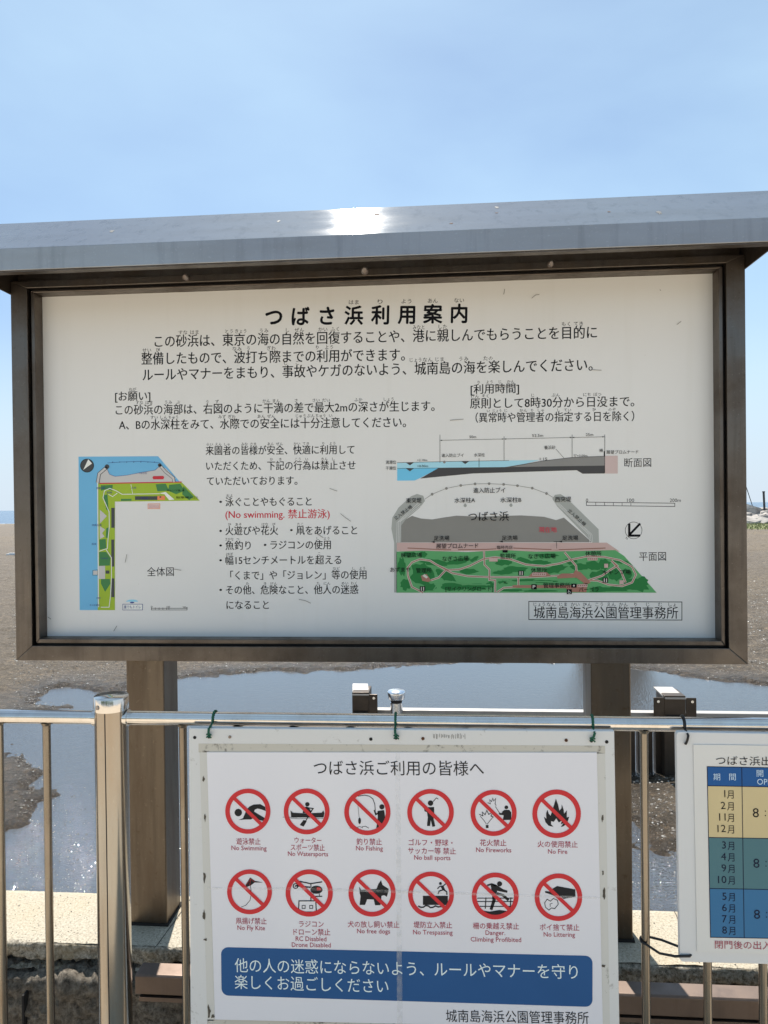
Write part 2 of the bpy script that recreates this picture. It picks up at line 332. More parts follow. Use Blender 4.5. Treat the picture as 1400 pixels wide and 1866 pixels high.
def line(pr, s, xl, yl, xr, yr, size, m=0, lay=1, bold=0.0, rsize=0.365, rgap=0.62, res=3, ink_w=True):
    """one printed line: ink runs from xl to xr, glyph centres at yl .. yr, em height size (all measured in the picture)"""
    base, rub = parse(s); pr.cur = m; pr.lay = lay
    A = np.array(pr._p(xl, yl)); B = np.array(pr._p(xr, yr)); u = (B - A); wid = np.linalg.norm(u); u /= wid; up = np.array([-u[2], 0, u[0]])
    emh = abs(pr._p(xl, yl)[2] - pr._p(xl, yl + size)[2])
    v, f = glyphs(base, 0.0, res)
    if len(v) == 0: return
    x0, x1 = v[:, 0].min(), v[:, 0].max(); sx = wid / (x1 - x0) if ink_w else emh
    if not ink_w: x0 = x1 - wid / sx          # natural width, flush with the right end
    def put(v, f, ox, oy, kx, ky):
        pts = A[None, :] + np.outer((v[:, 0]) * kx + ox, u) + np.outer(v[:, 1] * ky + oy, up)
        pr.add(pts.tolist(), f)
    hasj = any(ord(c) > 0x2000 for c in base); mid = 0.38 if hasj else 0.30
    put(v, f, -x0 * sx, -mid * emh, sx, emh)
    if bold:
        for q_, (ax, az) in enumerate(((1, .3), (-1, -.3), (.3, -1), (-.3, 1))[:4 if bold > .012 else 2]):
            pr.lay = lay + .12 * (q_ + 1); A = np.array([A[0], pr.Y - LAY * pr.lay, A[2]]); put(v, f, -x0 * sx + ax * bold * emh, -mid * emh + az * bold * emh, sx, emh)
        pr.lay = lay
    pos = [0]
    for ch in base: pos.append(pos[-1] + adv(ch))
    k = wid / (pos[-1] - 0.05) if True else 0
    for (i, n, r) in rub:
        v, f = glyphs(r, 0.0, 1)
        if len(v) == 0: continue
        cx = (pos[i] + pos[i + n]) / 2 * k - 0.02 * emh; w = (v[:, 0].max() - v[:, 0].min()); rs = emh * rsize
        kx = min(rs, (n * k * 0.98) / w) if w > 0 else rs
        put(v, f, cx - (v[:, 0].min() + w / 2) * kx, emh * rgap - 0.38 * rs, kx, rs)

# ================================================================== SETTING
GZ = -1.62     # promenade
SZ = -1.30     # beach
def struct(o): o['kind'] = 'structure'; return o
b = MB(); b.box((-30, -30, GZ - 0.2), (30, -0.28, GZ)); struct(b.build('promenade', M['paving']))
# beach: fan grid, denser near the board
pud = [(60, 1274), (88, 1258), (118, 1250), (150, 1254), (178, 1266), (215, 1262), (262, 1246), (330, 1238), (400, 1229), (480, 1224), (560, 1222), (640, 1221), (720, 1212),
       (820, 1207), (930, 1205), (1060, 1208), (1150, 1216), (1190, 1222), (1240, 1232), (1290, 1238), (1350, 1243), (1400, 1249), (1520, 1262), (1700, 1290), (1900, 1395), (1700, 1400), (1400, 1405),
       (1240, 1408), (1150, 1412), (1080, 1440), (1095, 1490), (1150, 1508), (1168, 1516), (1188, 1545), (1240, 1560), (1400, 1562), (1800, 1570), (1900, 1760), (-700, 1760), (-700, 1520), (-300, 1500), (-20, 1520), (40, 1500), (70, 1470), (60, 1440), (78, 1410), (60, 1390), (-10, 1360),
       (-60, 1352), (-30, 1318), (40, 1302), (100, 1296), (126, 1288), (110, 1281), (76, 1281)]
PW = np.array([at(x, y, 2, SZ)[:2] for x, y in pud])
PW[:, 1] = np.maximum(PW[:, 1], 0.02)
def pdist(X, Y):
    d = np.full(X.shape, 1e9); inside = np.zeros(X.shape, bool); n = len(PW)
    for i in range(n):
        x0, y0 = PW[i]; x1, y1 = PW[(i + 1) % n]; dx, dy = x1 - x0, y1 - y0; L = dx * dx + dy * dy + 1e-12
        t = np.clip(((X - x0) * dx + (Y - y0) * dy) / L, 0, 1); d = np.minimum(d, np.hypot(X - x0 - t * dx, Y - y0 - t * dy))
        c = ((y0 > Y) != (y1 > Y)) & (X < (x1 - x0) * (Y - y0) / (y1 - y0 + 1e-12) + x0); inside ^= c
    return np.where(inside, d, -d)
def vnoise(X, Y, sc, seed):
    r = np.random.default_rng(seed).random((257, 257)); x = X * sc; y = Y * sc; xi = np.floor(x).astype(int); yi = np.floor(y).astype(int); fx = x - xi; fy = y - yi
    fx = fx * fx * (3 - 2 * fx); fy = fy * fy * (3 - 2 * fy); g = lambda a, b: r[a % 257, b % 257]
    return (g(xi, yi) * (1 - fx) + g(xi + 1, yi) * fx) * (1 - fy) + (g(xi, yi + 1) * (1 - fx) + g(xi + 1, yi + 1) * fx) * fy - 0.5
NI, NJ = 460, 560
t = np.linspace(-1, 1, NI); dd = 2.02 * np.exp(np.linspace(0, math.log(66 / 2.02), NJ)); Dm, Tm = np.meshgrid(dd, t, indexing='ij')
X = 0.19 + Tm * Dm * 1.15; Y = Dm - 1.92
pdm = pdist(X, Y) + 0.10 * vnoise(X, Y, 5, 1) + 0.07 * vnoise(X, Y, 16, 2) + 0.04 * vnoise(X, Y, 45, 3)
sm = np.clip(pdm / 0.16 + 0.35, 0, 1); sm = sm * sm * (3 - 2 * sm)
far = np.clip((Y - 3) / 20, 0, 1)
Z = SZ + 0.006 + 0.012 * vnoise(X, Y, 3, 4) * 1 + 0.010 * vnoise(X, Y * 1.6, 9, 5) + 0.007 * vnoise(X, Y, 26, 6) + 0.003 * vnoise(X, Y, 70, 8) + far * 0.06 * vnoise(X, Y, 0.5, 7) + 0.004 - 0.036 * sm
land = np.clip(-pdm / 0.35, 0, 1); Z += 0.014 * land + land * (0.022 * vnoise(X, Y * 1.5, 3.4, 41) + 0.020 * vnoise(X, Y * 1.3, 8, 42) + 0.012 * vnoise(X, Y, 19, 43))
edge = np.clip((Y - 57 - 1.5 * vnoise(X, Y, .1, 9)) / 3, 0, 1); Z -= edge * 0.9
co = np.stack([X, Y, Z], -1).reshape(-1, 3)
ii = (np.arange(NJ - 1)[:, None] * NI + np.arange(NI - 1)[None, :]).reshape(-1); q = np.stack([ii, ii + 1, ii + NI + 1, ii + NI], -1)
me = bpy.data.meshes.new('beach_sand'); me.vertices.add(len(co)); me.vertices.foreach_set('co', co.reshape(-1)); me.loops.add(len(q) * 4); me.loops.foreach_set('vertex_index', q.reshape(-1).astype(np.int32))
me.polygons.add(len(q)); me.polygons.foreach_set('loop_start', np.arange(0, len(q) * 4, 4, dtype=np.int32)); me.polygons.foreach_set('use_smooth', np.ones(len(q), bool)); me.update(); me.validate()
wa = me.attributes.new('wet', 'FLOAT', 'POINT'); wa.data.foreach_set('value', np.clip(1 + (pdm + 0.02) / 0.35, 0, 1).reshape(-1).astype(np.float32))
me.materials.append(M['sand']); o = bpy.data.objects.new('beach_sand', me); COL.objects.link(o); struct(o)
b = MB(); b.add([(-4, 0.10, SZ - 0.003), (6, 0.10, SZ - 0.003), (6, 6.5, SZ - 0.003), (-4, 6.5, SZ - 0.003)], [(0, 1, 2, 3)]); struct(b.build('puddle', M['water']))
b = MB(); b.add([(-3000, 50, -1.95), (3000, 50, -1.95), (3000, 5000, -1.95), (-3000, 5000, -1.95)], [(0, 1, 2, 3)]); struct(b.build('sea', M['sea']))
# surf line at the far edge of the sand
b = MB()
for k in range(3):
    yy = 66 + k * 9; xs = np.linspace(-70, 10, 160); w = [0.5 + 0.9 * abs(vnoise(np.array([x]), np.array([k * 3.3]), 0.4, 20 + k)[0]) * 2 for x in xs]
    off = [2 * vnoise(np.array([x]), np.array([k * 5.]), 0.15, 30 + k)[0] for x in xs]; n = len(xs)
    b.add([(x, yy + o_ - w_ / 2, -1.93) for x, o_, w_ in zip(xs, off, w)] + [(x, yy + o_ + w_, -1.80) for x, o_, w_ in zip(xs, off, w)], [(i, i + 1, n + i + 1, n + i) for i in range(n - 1)])
o = b.build('surf', flat('surf_foam', (0.8, 0.82, 0.83), 0.6)); o['kind'] = 'stuff'
# gravel on the near sand; pale grains and wet specks imitate sun glints
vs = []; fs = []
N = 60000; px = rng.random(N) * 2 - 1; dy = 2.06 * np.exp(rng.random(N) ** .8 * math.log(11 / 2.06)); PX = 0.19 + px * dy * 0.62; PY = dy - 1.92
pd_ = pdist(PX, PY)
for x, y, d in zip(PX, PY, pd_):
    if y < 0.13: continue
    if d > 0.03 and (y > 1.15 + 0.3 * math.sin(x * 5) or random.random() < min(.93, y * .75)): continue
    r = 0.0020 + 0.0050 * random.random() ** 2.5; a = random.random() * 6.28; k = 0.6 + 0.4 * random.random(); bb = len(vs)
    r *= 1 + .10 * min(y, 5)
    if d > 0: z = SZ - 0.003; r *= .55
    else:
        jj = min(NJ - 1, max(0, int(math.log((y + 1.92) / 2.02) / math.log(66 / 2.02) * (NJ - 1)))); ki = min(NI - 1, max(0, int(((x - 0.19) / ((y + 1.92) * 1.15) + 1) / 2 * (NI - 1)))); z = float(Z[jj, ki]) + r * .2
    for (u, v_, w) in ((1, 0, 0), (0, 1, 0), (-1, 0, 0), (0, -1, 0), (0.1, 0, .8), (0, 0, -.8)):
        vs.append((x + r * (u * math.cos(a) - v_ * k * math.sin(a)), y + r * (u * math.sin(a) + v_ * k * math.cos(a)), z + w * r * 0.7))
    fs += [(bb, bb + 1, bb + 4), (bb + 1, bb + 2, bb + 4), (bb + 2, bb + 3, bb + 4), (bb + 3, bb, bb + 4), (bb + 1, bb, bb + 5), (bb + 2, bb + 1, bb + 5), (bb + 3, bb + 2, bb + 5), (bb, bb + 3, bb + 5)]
b = MB(); b.add(vs, fs); o = b.build('pebbles_and_glints', M['pebble']); o['kind'] = 'stuff'

# ------------------------------------------------------------------ low concrete wall the board stands on
wall = empty('concrete_wall', (0, -0.02, GZ), 'low weathered concrete wall with pale coping carrying the information board posts', 'wall')
KZ = -1.25
def sweep(name, prof, x0, x1, step, mat, amp, parent, seed, closed=False, cracks=None, fine=0.35):
    pts = []
    for (a, b_) in zip(prof[:-1], prof[1:]):
        L = math.dist(a, b_); n = max(1, int(L / step))
        for i in range(n): pts.append((a[0] + (b_[0] - a[0]) * i / n, a[1] + (b_[1] - a[1]) * i / n))
    pts.append(prof[-1]); xs = np.arange(x0, x1, step); vs = []; nrm = []
    for i, p in enumerate(pts):
        a = pts[max(0, i - 1)]; c = pts[min(len(pts) - 1, i + 1)]; d = np.array([c[0] - a[0], c[1] - a[1]]); d = d / (np.linalg.norm(d) + 1e-9); nrm.append((d[1], -d[0]))
    b = MB(); n = len(pts)
    for x in xs:
        for p, nn in zip(pts, nrm):
            A = amp(p, x); h = A * (noise.noise(Vector((x * 9, p[0] * 9, p[1] * 9 + seed))) + fine * noise.noise(Vector((x * 45, p[0] * 45, p[1] * 45 + seed))) + fine * 0.8 * noise.noise(Vector((x * 110, p[0] * 110, p[1] * 110))))
            vs.append((x, p[0] + nn[0] * h, p[1] + nn[1] * h))
    fs = [(i * n + j, i * n + j + 1, (i + 1) * n + j + 1, (i + 1) * n + j) for i in range(len(xs) - 1) for j in range(n - 1)]
    b.add(vs, fs, True); return b.build(name, mat, parent)
def kamp(p, x): return 0.0008 if p[1] > KZ - 0.002 and p[0] > -0.118 else 0.006
YF = -0.125
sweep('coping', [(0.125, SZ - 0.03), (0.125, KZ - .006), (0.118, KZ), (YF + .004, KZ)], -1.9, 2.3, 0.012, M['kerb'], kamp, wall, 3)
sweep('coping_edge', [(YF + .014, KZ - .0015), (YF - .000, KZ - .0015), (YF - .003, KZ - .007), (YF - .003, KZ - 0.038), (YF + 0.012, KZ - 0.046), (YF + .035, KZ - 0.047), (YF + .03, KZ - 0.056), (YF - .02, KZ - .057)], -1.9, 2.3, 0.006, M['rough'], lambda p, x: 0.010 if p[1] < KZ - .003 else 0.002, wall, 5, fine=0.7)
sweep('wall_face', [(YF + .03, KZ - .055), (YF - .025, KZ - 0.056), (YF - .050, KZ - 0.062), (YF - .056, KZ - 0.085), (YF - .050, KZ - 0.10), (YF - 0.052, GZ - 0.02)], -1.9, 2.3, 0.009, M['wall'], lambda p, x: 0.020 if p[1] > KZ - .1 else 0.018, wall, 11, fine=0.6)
for xx in (at(48, 1800, 1, -.18)[0], 0.25, 1.35):
    b = MB(); b.box((xx - .0025, YF - .072, GZ), (xx + .0025, YF - .045, KZ - .09)); b.build('joint', M['hole'], wall)

for xx in (at(333, 1650, 2, KZ)[0], at(1232, 1680, 2, KZ)[0], at(-160, 1650, 2, KZ)[0]):
    b = MB(); zz = KZ + .0006; pts = []; 
    for k in range(14):
        y_ = YF + (0.245) * k / 13; pts.append((xx + .004 * noise.noise(Vector((xx, y_ * 30, 1))) + (y_ - YF) * .05, y_))
    b.add([(x - .0011, y_, zz) for x, y_ in pts] + [(x + .0011, y_, zz) for x, y_ in pts], [(i, i + 1, 15 + i, 14 + i) for i in range(13)]); b.build('crack', M['hole'], wall)
vs = []; fs = []
for i in range(2600):
    x = random.uniform(-1.2, 1.5); y = YF + .004 + random.random() ** 1.4 * .23; q_ = random.uniform(.0006, .0019) * (1.6 if random.random() < .06 else 1); n = len(vs)
    a = random.random() * 6.28; vs += [(x + q_ * math.cos(a + t_), y + q_ * .8 * math.sin(a + t_), KZ + .0004) for t_ in (0, 2.1, 4.2)] + [(x, y, KZ + q_ * 1.1)]; fs += [(n, n + 1, n + 3), (n + 1, n + 2, n + 3), (n + 2, n, n + 3)]
b = MB(); b.add(vs, fs); o = b.build('grit', M['pebble'], wall); o['kind'] = 'stuff'

# brown channel in front of the wall
BY0, BY1 = -0.262, -0.214
BZ = at(1250, 1817, 1, BY0)[2]
bx0 = at(246, 1785, 1, BY0)[0]
beam = empty('steel_channel', (0.9, -0.24, GZ), 'long brown steel channel running along the foot of the concrete wall behind the railing', 'steel beam')
b = MB(); b.prism([(BY0, BZ - .046), (BY0, BZ - .004), (BY0 + .004, BZ), (BY1, BZ), (BY1, BZ - .046)], 0, bx0, 2.3); b.build('web', M['beam'], beam, 0.0015)
b = MB(); b.prism([(BY0 - .001, BZ - .062), (BY0 - .001, BZ - .052), (BY1 + .0, BZ - .052), (BY1, BZ - .062)], 0, bx0 + .01, 2.3); b.build('lower_flange', M['beam'], beam)
for xx in (bx0 + .12, 0.2, 0.95, 1.7):
    b = MB(); b.box((xx, BY0 + .008, GZ), (xx + .035, BY1 - .004, BZ - .063)); b.build('bracket', M['beam'], beam)

# ------------------------------------------------------------------ foot wash stand
FY = 1.3; fz = SZ
wash = empty('foot_wash_stand', (0.6, FY, SZ), 'bronze foot wash stand with bright top beam and chrome knob by the puddle', 'foot wash')
b = MB(); zt = at(900, 1296, 1, FY)[2]; xl = at(640, 1280, 1, FY)[0]; xr_ = at(1225, 1280, 1, FY)[0]
b.box((xl + .05, FY + .0, zt - .07), (xr_ + 1.6, FY + .042, zt)); b.build('top_beam', M['washbeam'], wash, 0.002)
def wpost(xc, w, ztop, flange, nm='stand_post'):
    b = MB(); b.prism([(xc - w * .36, FY - .04), (xc + w * .36, FY - .04), (xc + w * .36, FY + .08), (xc - w * .36, FY + .08)], 2, SZ - .05, ztop - .004)
    o = b.build(nm, M['wash'], wash, 0.002)
    b = MB(); b.add([(xc - w * .34, FY - .045, ztop - .012), (xc + w * .36, FY - .045, ztop - .012), (xc + w * .20, FY + .075, ztop + .006), (xc - w * .46, FY + .075, ztop + .006),
                     (xc - w * .34, FY - .045, ztop - .018), (xc + w * .36, FY - .045, ztop - .018), (xc + w * .20, FY + .075, ztop), (xc - w * .46, FY + .075, ztop)],
                    [(0, 1, 2, 3), (7, 6, 5, 4), (0, 4, 5, 1), (1, 5, 6, 2), (2, 6, 7, 3), (3, 7, 4, 0)]); b.build('cap', M['washbeam'], o)
    for sx in ((-1, 1) if flange else (1,)):
        x0 = xc + sx * w * .36; x1 = xc + sx * w * .72; lo, hi = min(x0, x1), max(x0, x1)
        b = MB(); b.box((lo, FY - .042, ztop - .13), (hi, FY - .036, ztop - .012)); f = b.build('flange', M['wash'], o, 0.004)
        for dz in (-.028, -.115):
            b = MB(); b.cyl((xc + sx * w * .57, FY - .046, ztop + dz), (xc + sx * w * .57, FY - .0425, ztop + dz), 0.006, 10); b.build('bolt', M['chrome'], o)
    b = MB(); b.box((xc - w * .3, FY - .046, ztop - .098), (xc + w * .3, FY - .042, ztop - .086)); b.build('label_slot', M['hole'], o)
pz = at(1222, 1262, 1, FY)[2]
wpost(xr_, 0.125, pz, True); wpost(at(659, 1262, 1, FY)[0], 0.105, at(660, 1256, 1, FY)[2], False)
wpost(xr_ + 1.35, 0.125, pz, True)
for k in range(4):
    x = at(1150, 1380, 1, FY)[0] - .04 + k * .075
    b = MB(); b.box((x, FY + .012, SZ - .03), (x + .062, FY + .05, zt - .072)); b.build('slat', M['wash'], wash)
b = MB(); b.box((xl + .09, FY + .02, SZ + .22), (xr_ - .25, FY + .04, zt - .072)); b.build('back_panel', M['wash'], wash)
kx = at(722, 1285, 1, FY - .03)[0]; kt = at(722, 1262, 1, FY - .03)[2]; kc = FY - .0
pf = [(0.030, -.20), (0.031, -.075), (0.031, -.052), (0.029, -.050), (0.029, -.038), (0.037, -.034), (0.041, -.006), (0.038, 0.0), (0.0001, .003)]
kn = None
b = MB(); b.tube([(kx, kc, kt + z) for r, z in pf[:3]], [r * .92 for r, z in pf[:3]], 28); kn = b.build('tap_body', M['chrome'], wash)
b = MB(); b.tube([(kx, kc, kt + z) for r, z in pf[3:5]], [.026, .026], 24); b.build('collar', M['black'], kn)
b = MB(); b.tube([(kx, kc, kt + z) for r, z in pf[4:]], [r for r, z in pf[4:]], 28); b.build('knob', M['chrome'], kn)

# pillar beyond the puddle: hidden behind the board, seen mirrored in the water
b = MB(); b.box((at(1062, 1240, 1, 12.0)[0], 12.0, SZ), (at(1186, 1240, 1, 12.0)[0], 12.6, 3.00)); b.box((at(1062, 1240, 1, 12.0)[0] - .05, 11.95, 3.00), (at(1186, 1240, 1, 12.0)[0] + .05, 12.65, 3.06))
tag(b.build('pillar', M['pillar'], None, 0.01), 'grey pillar beyond the puddle, seen only as a dark reflection beside the right post', 'pillar')

# ------------------------------------------------------------------ breakwater, grass strip, far poles, scrap
gy = 33.0
brk = empty('rock_breakwater', (14, gy + 2.5, SZ), 'long mound of pale boulders between the grass strip and the sea at right', 'breakwater')
def rock_mesh(seed):
    rnd = random.Random(seed); P = []
    bmv = [(x, y, z) for x in (-1, 0, 1) for y in (-1, 0, 1) for z in (-1, 0, 1) if (x, y, z) != (0, 0, 0)]
    import bmesh
    bm = bmesh.new()
    for x, y, z in bmv:
        l = math.sqrt(x * x + y * y + z * z); k = rnd.uniform(0.75, 1.1) / l ** 0.7; bm.verts.new((x * k * .6, y * k * .5, z * k * .34))
    bmesh.ops.convex_hull(bm, input=bm.verts); m = bpy.data.meshes.new('rock')
    for v in [v for v in bm.verts if not v.link_faces]: bm.verts.remove(v)
    bm.to_mesh(m); bm.free(); m.materials.append(M['rock']); return m
rm = [rock_mesh(i) for i in range(7)]
for i in range(230):
    x = random.uniform(4, 27); rowy = random.choice((0, 1, 2, 3)); o = bpy.data.objects.new('rock', rm[i % 7]); COL.objects.link(o); o.parent = brk
    zz = 0.10 + rowy * 0.17 + random.uniform(-.05, .05)
    o.location = (x - 14, -2.5 + 0.8 + rowy * 0.55 + random.uniform(-.2, .2), zz); o.rotation_euler = (random.uniform(-.3, .3), random.uniform(-.3, .3), random.uniform(0, 6.28)); s = random.uniform(.55, 1.25); o.scale = (s, s, s)
b = MB()
vs = []; fs = []
for i in range(9000):
    x = random.uniform(4, 27); y = gy - 3.6 + random.random() ** .8 * 4.2; h = random.uniform(.02, .08); a = random.random() * 3.14; w = .03; n = len(vs); z = SZ + 0.02 + max(0, (y - gy + 3.6)) * 0.04
    vs += [(x - w * math.cos(a), y - w * math.sin(a), z), (x + w * math.cos(a), y + w * math.sin(a), z), (x + random.uniform(-.05, .05), y, z + h)]; fs.append((n, n + 1, n + 2))
b.add(vs, fs); o = b.build('grass_strip', M['grass']); o['kind'] = 'stuff'
b = MB(); b.prism([(gy - 3.8, SZ - .05), (gy - 3.2, SZ + .02), (gy + .8, SZ + .18), (gy + 5, SZ + .25), (gy + 5.2, SZ - .9)], 0, 3.5, 28)
g = G('turf'); a = g.noise(g.coord(), 3, 6, .7); g.set(col=g.ramp(a, [(.3, (.16, .13, .07)), (.6, (.15, .18, .05))]), rough=.9); struct(b.build('grass_bank', g.m))
pb = at(1394, 926, 1, gy + 2); pt = at(1392, 897, 1, gy + 2)
b = MB(); b.tube([(pb[0], gy + 2, pb[2] - .4), (pt[0], gy + 2, pt[2])], 0.05, 10); b.tube([(pt[0], gy + 2, pt[2]), (pt[0], gy + 2, pt[2] + .05)], 0.065, 10)
tag(b.build('marker_post', M['dark_pole']), 'short dark post standing on the boulders at the right edge', 'post')
p0 = at(1373, 926, 1, gy + 2.2); p1 = at(1350, 856, 1, gy + 2.2)
b = MB(); b.tube([p0, p1], 0.018, 6); b.tube([p0 - np.array([0, 0, .25]), p0 + np.array([0, 0, .06])], [.12, .07], 8)
tag(b.build('leaning_rod', M['dark_pole']), 'thin leaning rod in a dark foot on the boulders beside the board', 'rod')
p = at(24, 1010, 2, SZ + .04); b = MB(); b.box((p[0] - .16, p[1] - .05, SZ + .0), (p[0] + .17, p[1] + .05, SZ + .055)); b.box((p[0] - .1, p[1] - .04, SZ + .055), (p[0] + .12, p[1] + .03, SZ + .075))
tag(b.build('plastic_scrap', M['white_scrap'], None, 0.01), 'white plastic scrap lying on the sand left of the board', 'litter')

# ------------------------------------------------------------------ trees behind the viewer (seen in the polished steel)
def leafmesh(seed):
    rnd = random.Random(seed); vs = []; fs = []
    cl = [(rnd.gauss(0, .9), rnd.gauss(0, .9), rnd.uniform(-1.2, 1.3)) for _ in range(26)]
    for i in range(2600):
        c = rnd.choice(cl); p = Vector((c[0] + rnd.gauss(0, .38), c[1] + rnd.gauss(0, .38), c[2] + rnd.gauss(0, .3))); s = rnd.uniform(.07, .16)
        a = Vector((rnd.gauss(0, 1), rnd.gauss(0, 1), rnd.gauss(0, 1))).normalized(); c2 = a.orthogonal().normalized(); n = len(vs)
        vs += [tuple(p + a * s), tuple(p + c2 * s * .6), tuple(p - a * s), tuple(p - c2 * s * .6)]; fs.append((n, n + 1, n + 2, n + 3))
    m = bpy.data.meshes.new('crown'); m.from_pydata(vs, [], fs); m.materials.append(M['leaf']); return m
lm = [leafmesh(1), leafmesh(2)]
for i in range(9):
    x = -20 + i * 4.6 + random.uniform(-.5, .5); y = -25 + random.uniform(-1.5, 1.5); t_ = empty('park_tree', (x, y, GZ), 'leafy park tree behind the viewer, seen only as a dark reflection in the steel', 'tree', 'park trees behind the viewer')
    b = MB(); b.tube([(x, y, GZ), (x + .1, y, GZ + 1.2), (x - .05, y + .1, GZ + 2.6), (x, y, GZ + 4)], [.18, .14, .10, .04], 10); b.tube([(x, y, GZ + 1.8), (x + .9, y + .2, GZ + 3.2)], [.08, .03], 7); b.tube([(x, y, GZ + 2.1), (x - .8, y - .3, GZ + 3.4)], [.08, .03], 7); b.build('trunk', M['bark'], t_)
    c = bpy.data.objects.new('crown', lm[i % 2]); COL.objects.link(c); c.parent = t_; c.location = (0, 0, 2.7); c.rotation_euler = (0, 0, random.random() * 6); c.scale = (1.15, 1.15, random.uniform(1.0, 1.35))

# ================================================================== INFORMATION BOARD
IB = empty('information_board', (0, 0.02, KZ), 'large roofed information board with brown steel frame and two square posts', 'information board')
XO, ZT, ZB = 0.960, 0.500, -0.5275        # outer frame
FYf, FYb = -0.050, 0.075
WO = 0.046                                  # face width
def mitre(name, side, xo, xi, zt_, zti, zb, zbi, y0, y1, mat, parent, bev=0.0015):
    # one mitred member of a rectangular frame
    q = {'left': [(-xo, zt_), (-xi, zti), (-xi, zbi), (-xo, zb)], 'right': [(xo, zt_), (xo, zb), (xi, zbi), (xi, zti)],
         'top': [(-xo, zt_), (xo, zt_), (xi, zti), (-xi, zti)], 'bottom': [(-xo, zb), (-xi, zbi), (xi, zbi), (xo, zb)]}[side]
    b = MB(); b.add([(x, y0, z) for x, z in q] + [(x, y1, z) for x, z in q], [(0, 1, 2, 3), (7, 6, 5, 4)] + [(i, i + 4, (i + 1) % 4 + 4, (i + 1) % 4) for i in range(4)])
    import bmesh
    o = b.build(name, mat, parent, bev); bm = bmesh.new(); bm.from_mesh(o.data); bmesh.ops.recalc_face_normals(bm, faces=bm.faces); bm.to_mesh(o.data); bm.free(); return o
g_ = 0.0004
for sd_, nm in (('left', 'frame_stile'), ('right', 'frame_stile'), ('top', 'frame_rail'), ('bottom', 'frame_rail')):
    mitre(nm, sd_, XO, XO - WO, ZT, ZT - 0.020, ZB, ZB + 0.040, FYf, FYb, M['frame'], IB)
xi_, zi_t, zi_b = XO - WO, ZT - 0.020, ZB + 0.040
# dark gasket groove
b = MB()
for sd_ in ('left', 'right', 'top', 'bottom'):
    pass
b.box((-xi_, -0.030, zi_b), (-xi_ + .004, .02, zi_t)); b.box((xi_ - .004, -0.030, zi_b), (xi_, .02, zi_t)); b.box((-xi_, -0.030, zi_b), (xi_, .02, zi_b + .004)); b.box((-xi_, -.030, zi_t - .004), (xi_, .02, zi_t))
b.build('gasket', M['gasket'], IB)
xa, za, zb_ = xi_ - .0045, zi_t - .0045, zi_b + .0045
for sd_, nm in (('left', 'door_stile'), ('right', 'door_stile'), ('top', 'door_rail'), ('bottom', 'door_rail')):
    mitre(nm, sd_, xa, 0.899, za, 0.4700, zb_, -0.4700, -0.040, 0.012, M['frame'], IB, 0.002)
b = MB(); b.box((-0.910, 0.0, -0.4745), (0.910, 0.006, 0.478)); panel = b.build('notice_panel', M['panel'], IB)
b = MB(); b.box((-XO + .046, .02, ZB + .041), (XO - .046, .07, ZT - .021)); b.build('back_sheet', M['frame'], IB)
# posts
for x0, x1 in ((at(230, 1240, 1, -.03)[0], at(298.5, 1240, 1, -.03)[0]), (at(1077, 1240, 1, -.03)[0], at(1150, 1240, 1, -.03)[0])):
    b = MB(); b.box((x0, -0.030, KZ - .002), (x1, 0.074, ZB - .001)); po = b.build('post', M['post'], IB, 0.003)
    b = MB(); b.prism([(x0 - .004, -.034), (x1 + .004, -.034), (x1 + .004, .078), (x0 - .004, .078)], 2, KZ - .001, KZ + .006); b.build('mortar_bed', M['hole'], po)
# roof: facia with vertical lower face and sloping upper face, end plates, deck
roofY = -0.235
z0 = 0.4655; z1 = 0.519; z2 = 0.638; FY2 = 0.1405
roof = MB(); RX = 1.33
# built along the measured slight fall: plain horizontal members
roof.add([], [])
def fas(prof, name, mat, x0=-RX, x1=RX, bev=0.0):
    b = MB(); b.prism(prof, 0, x0, x1); return b.build(name, mat, IB, bev)
dk = fas([(roofY + FY2 + .0015, z2), (roofY + FY2 + .012, z2 + .002), (0.085, z2 - .012), (0.085, z2 - .018), (roofY + FY2 + .0015, z2 - .006)], 'roof_deck', M['fascia'])
b = MB(); b.prism([(roofY, z0), (roofY, z1), (roofY + FY2, z2), (roofY + FY2 + .001, z2 - .006), (roofY + .004, z1 - .001), (roofY + .004, z0)], 0, -RX, RX)
fa = b.build('fascia', M['fascia'], IB, 0.0012)
b = MB(); b.box((-RX + .002, roofY + .0045, z0 - .0025), (RX - .002, roofY + .026, z0 + .001)); b.build('drip_edge', M['frame'], fa)
for sgn in (-1, 1):
    x0, x1 = sorted((sgn * (XO + .0005), sgn * (XO + .004))); b = MB()
    b.prism([(FYf - .0, z0 + .0), (roofY + .027, z0 + .0005), (roofY + .027, z1 + .02), (roofY + FY2, z2 - .008), (0.07, z2 - .014), (0.07, z0)], 0, x0, x1); b.build('end_plate', M['frame'], IB)
b = MB(); b.box((-XO + .002, -.02, ZT + .001), (XO - .002, .06, z2 - .020)); b.build('header', M['frame'], IB)
for px_, s_ in ((340, .008), (665, .010), (1003, .008)):
    p = at(px_, 478 - (px_ - 340) * .012, 1, FYf); b = MB(); b.tube([(p[0], FYf, ZT - .008), (p[0], FYf - .012, ZT - .009), (p[0], FYf - .016, ZT - .010)], [s_, s_, s_ * .6], 14); b.build('screw_head', M['screw'], IB)
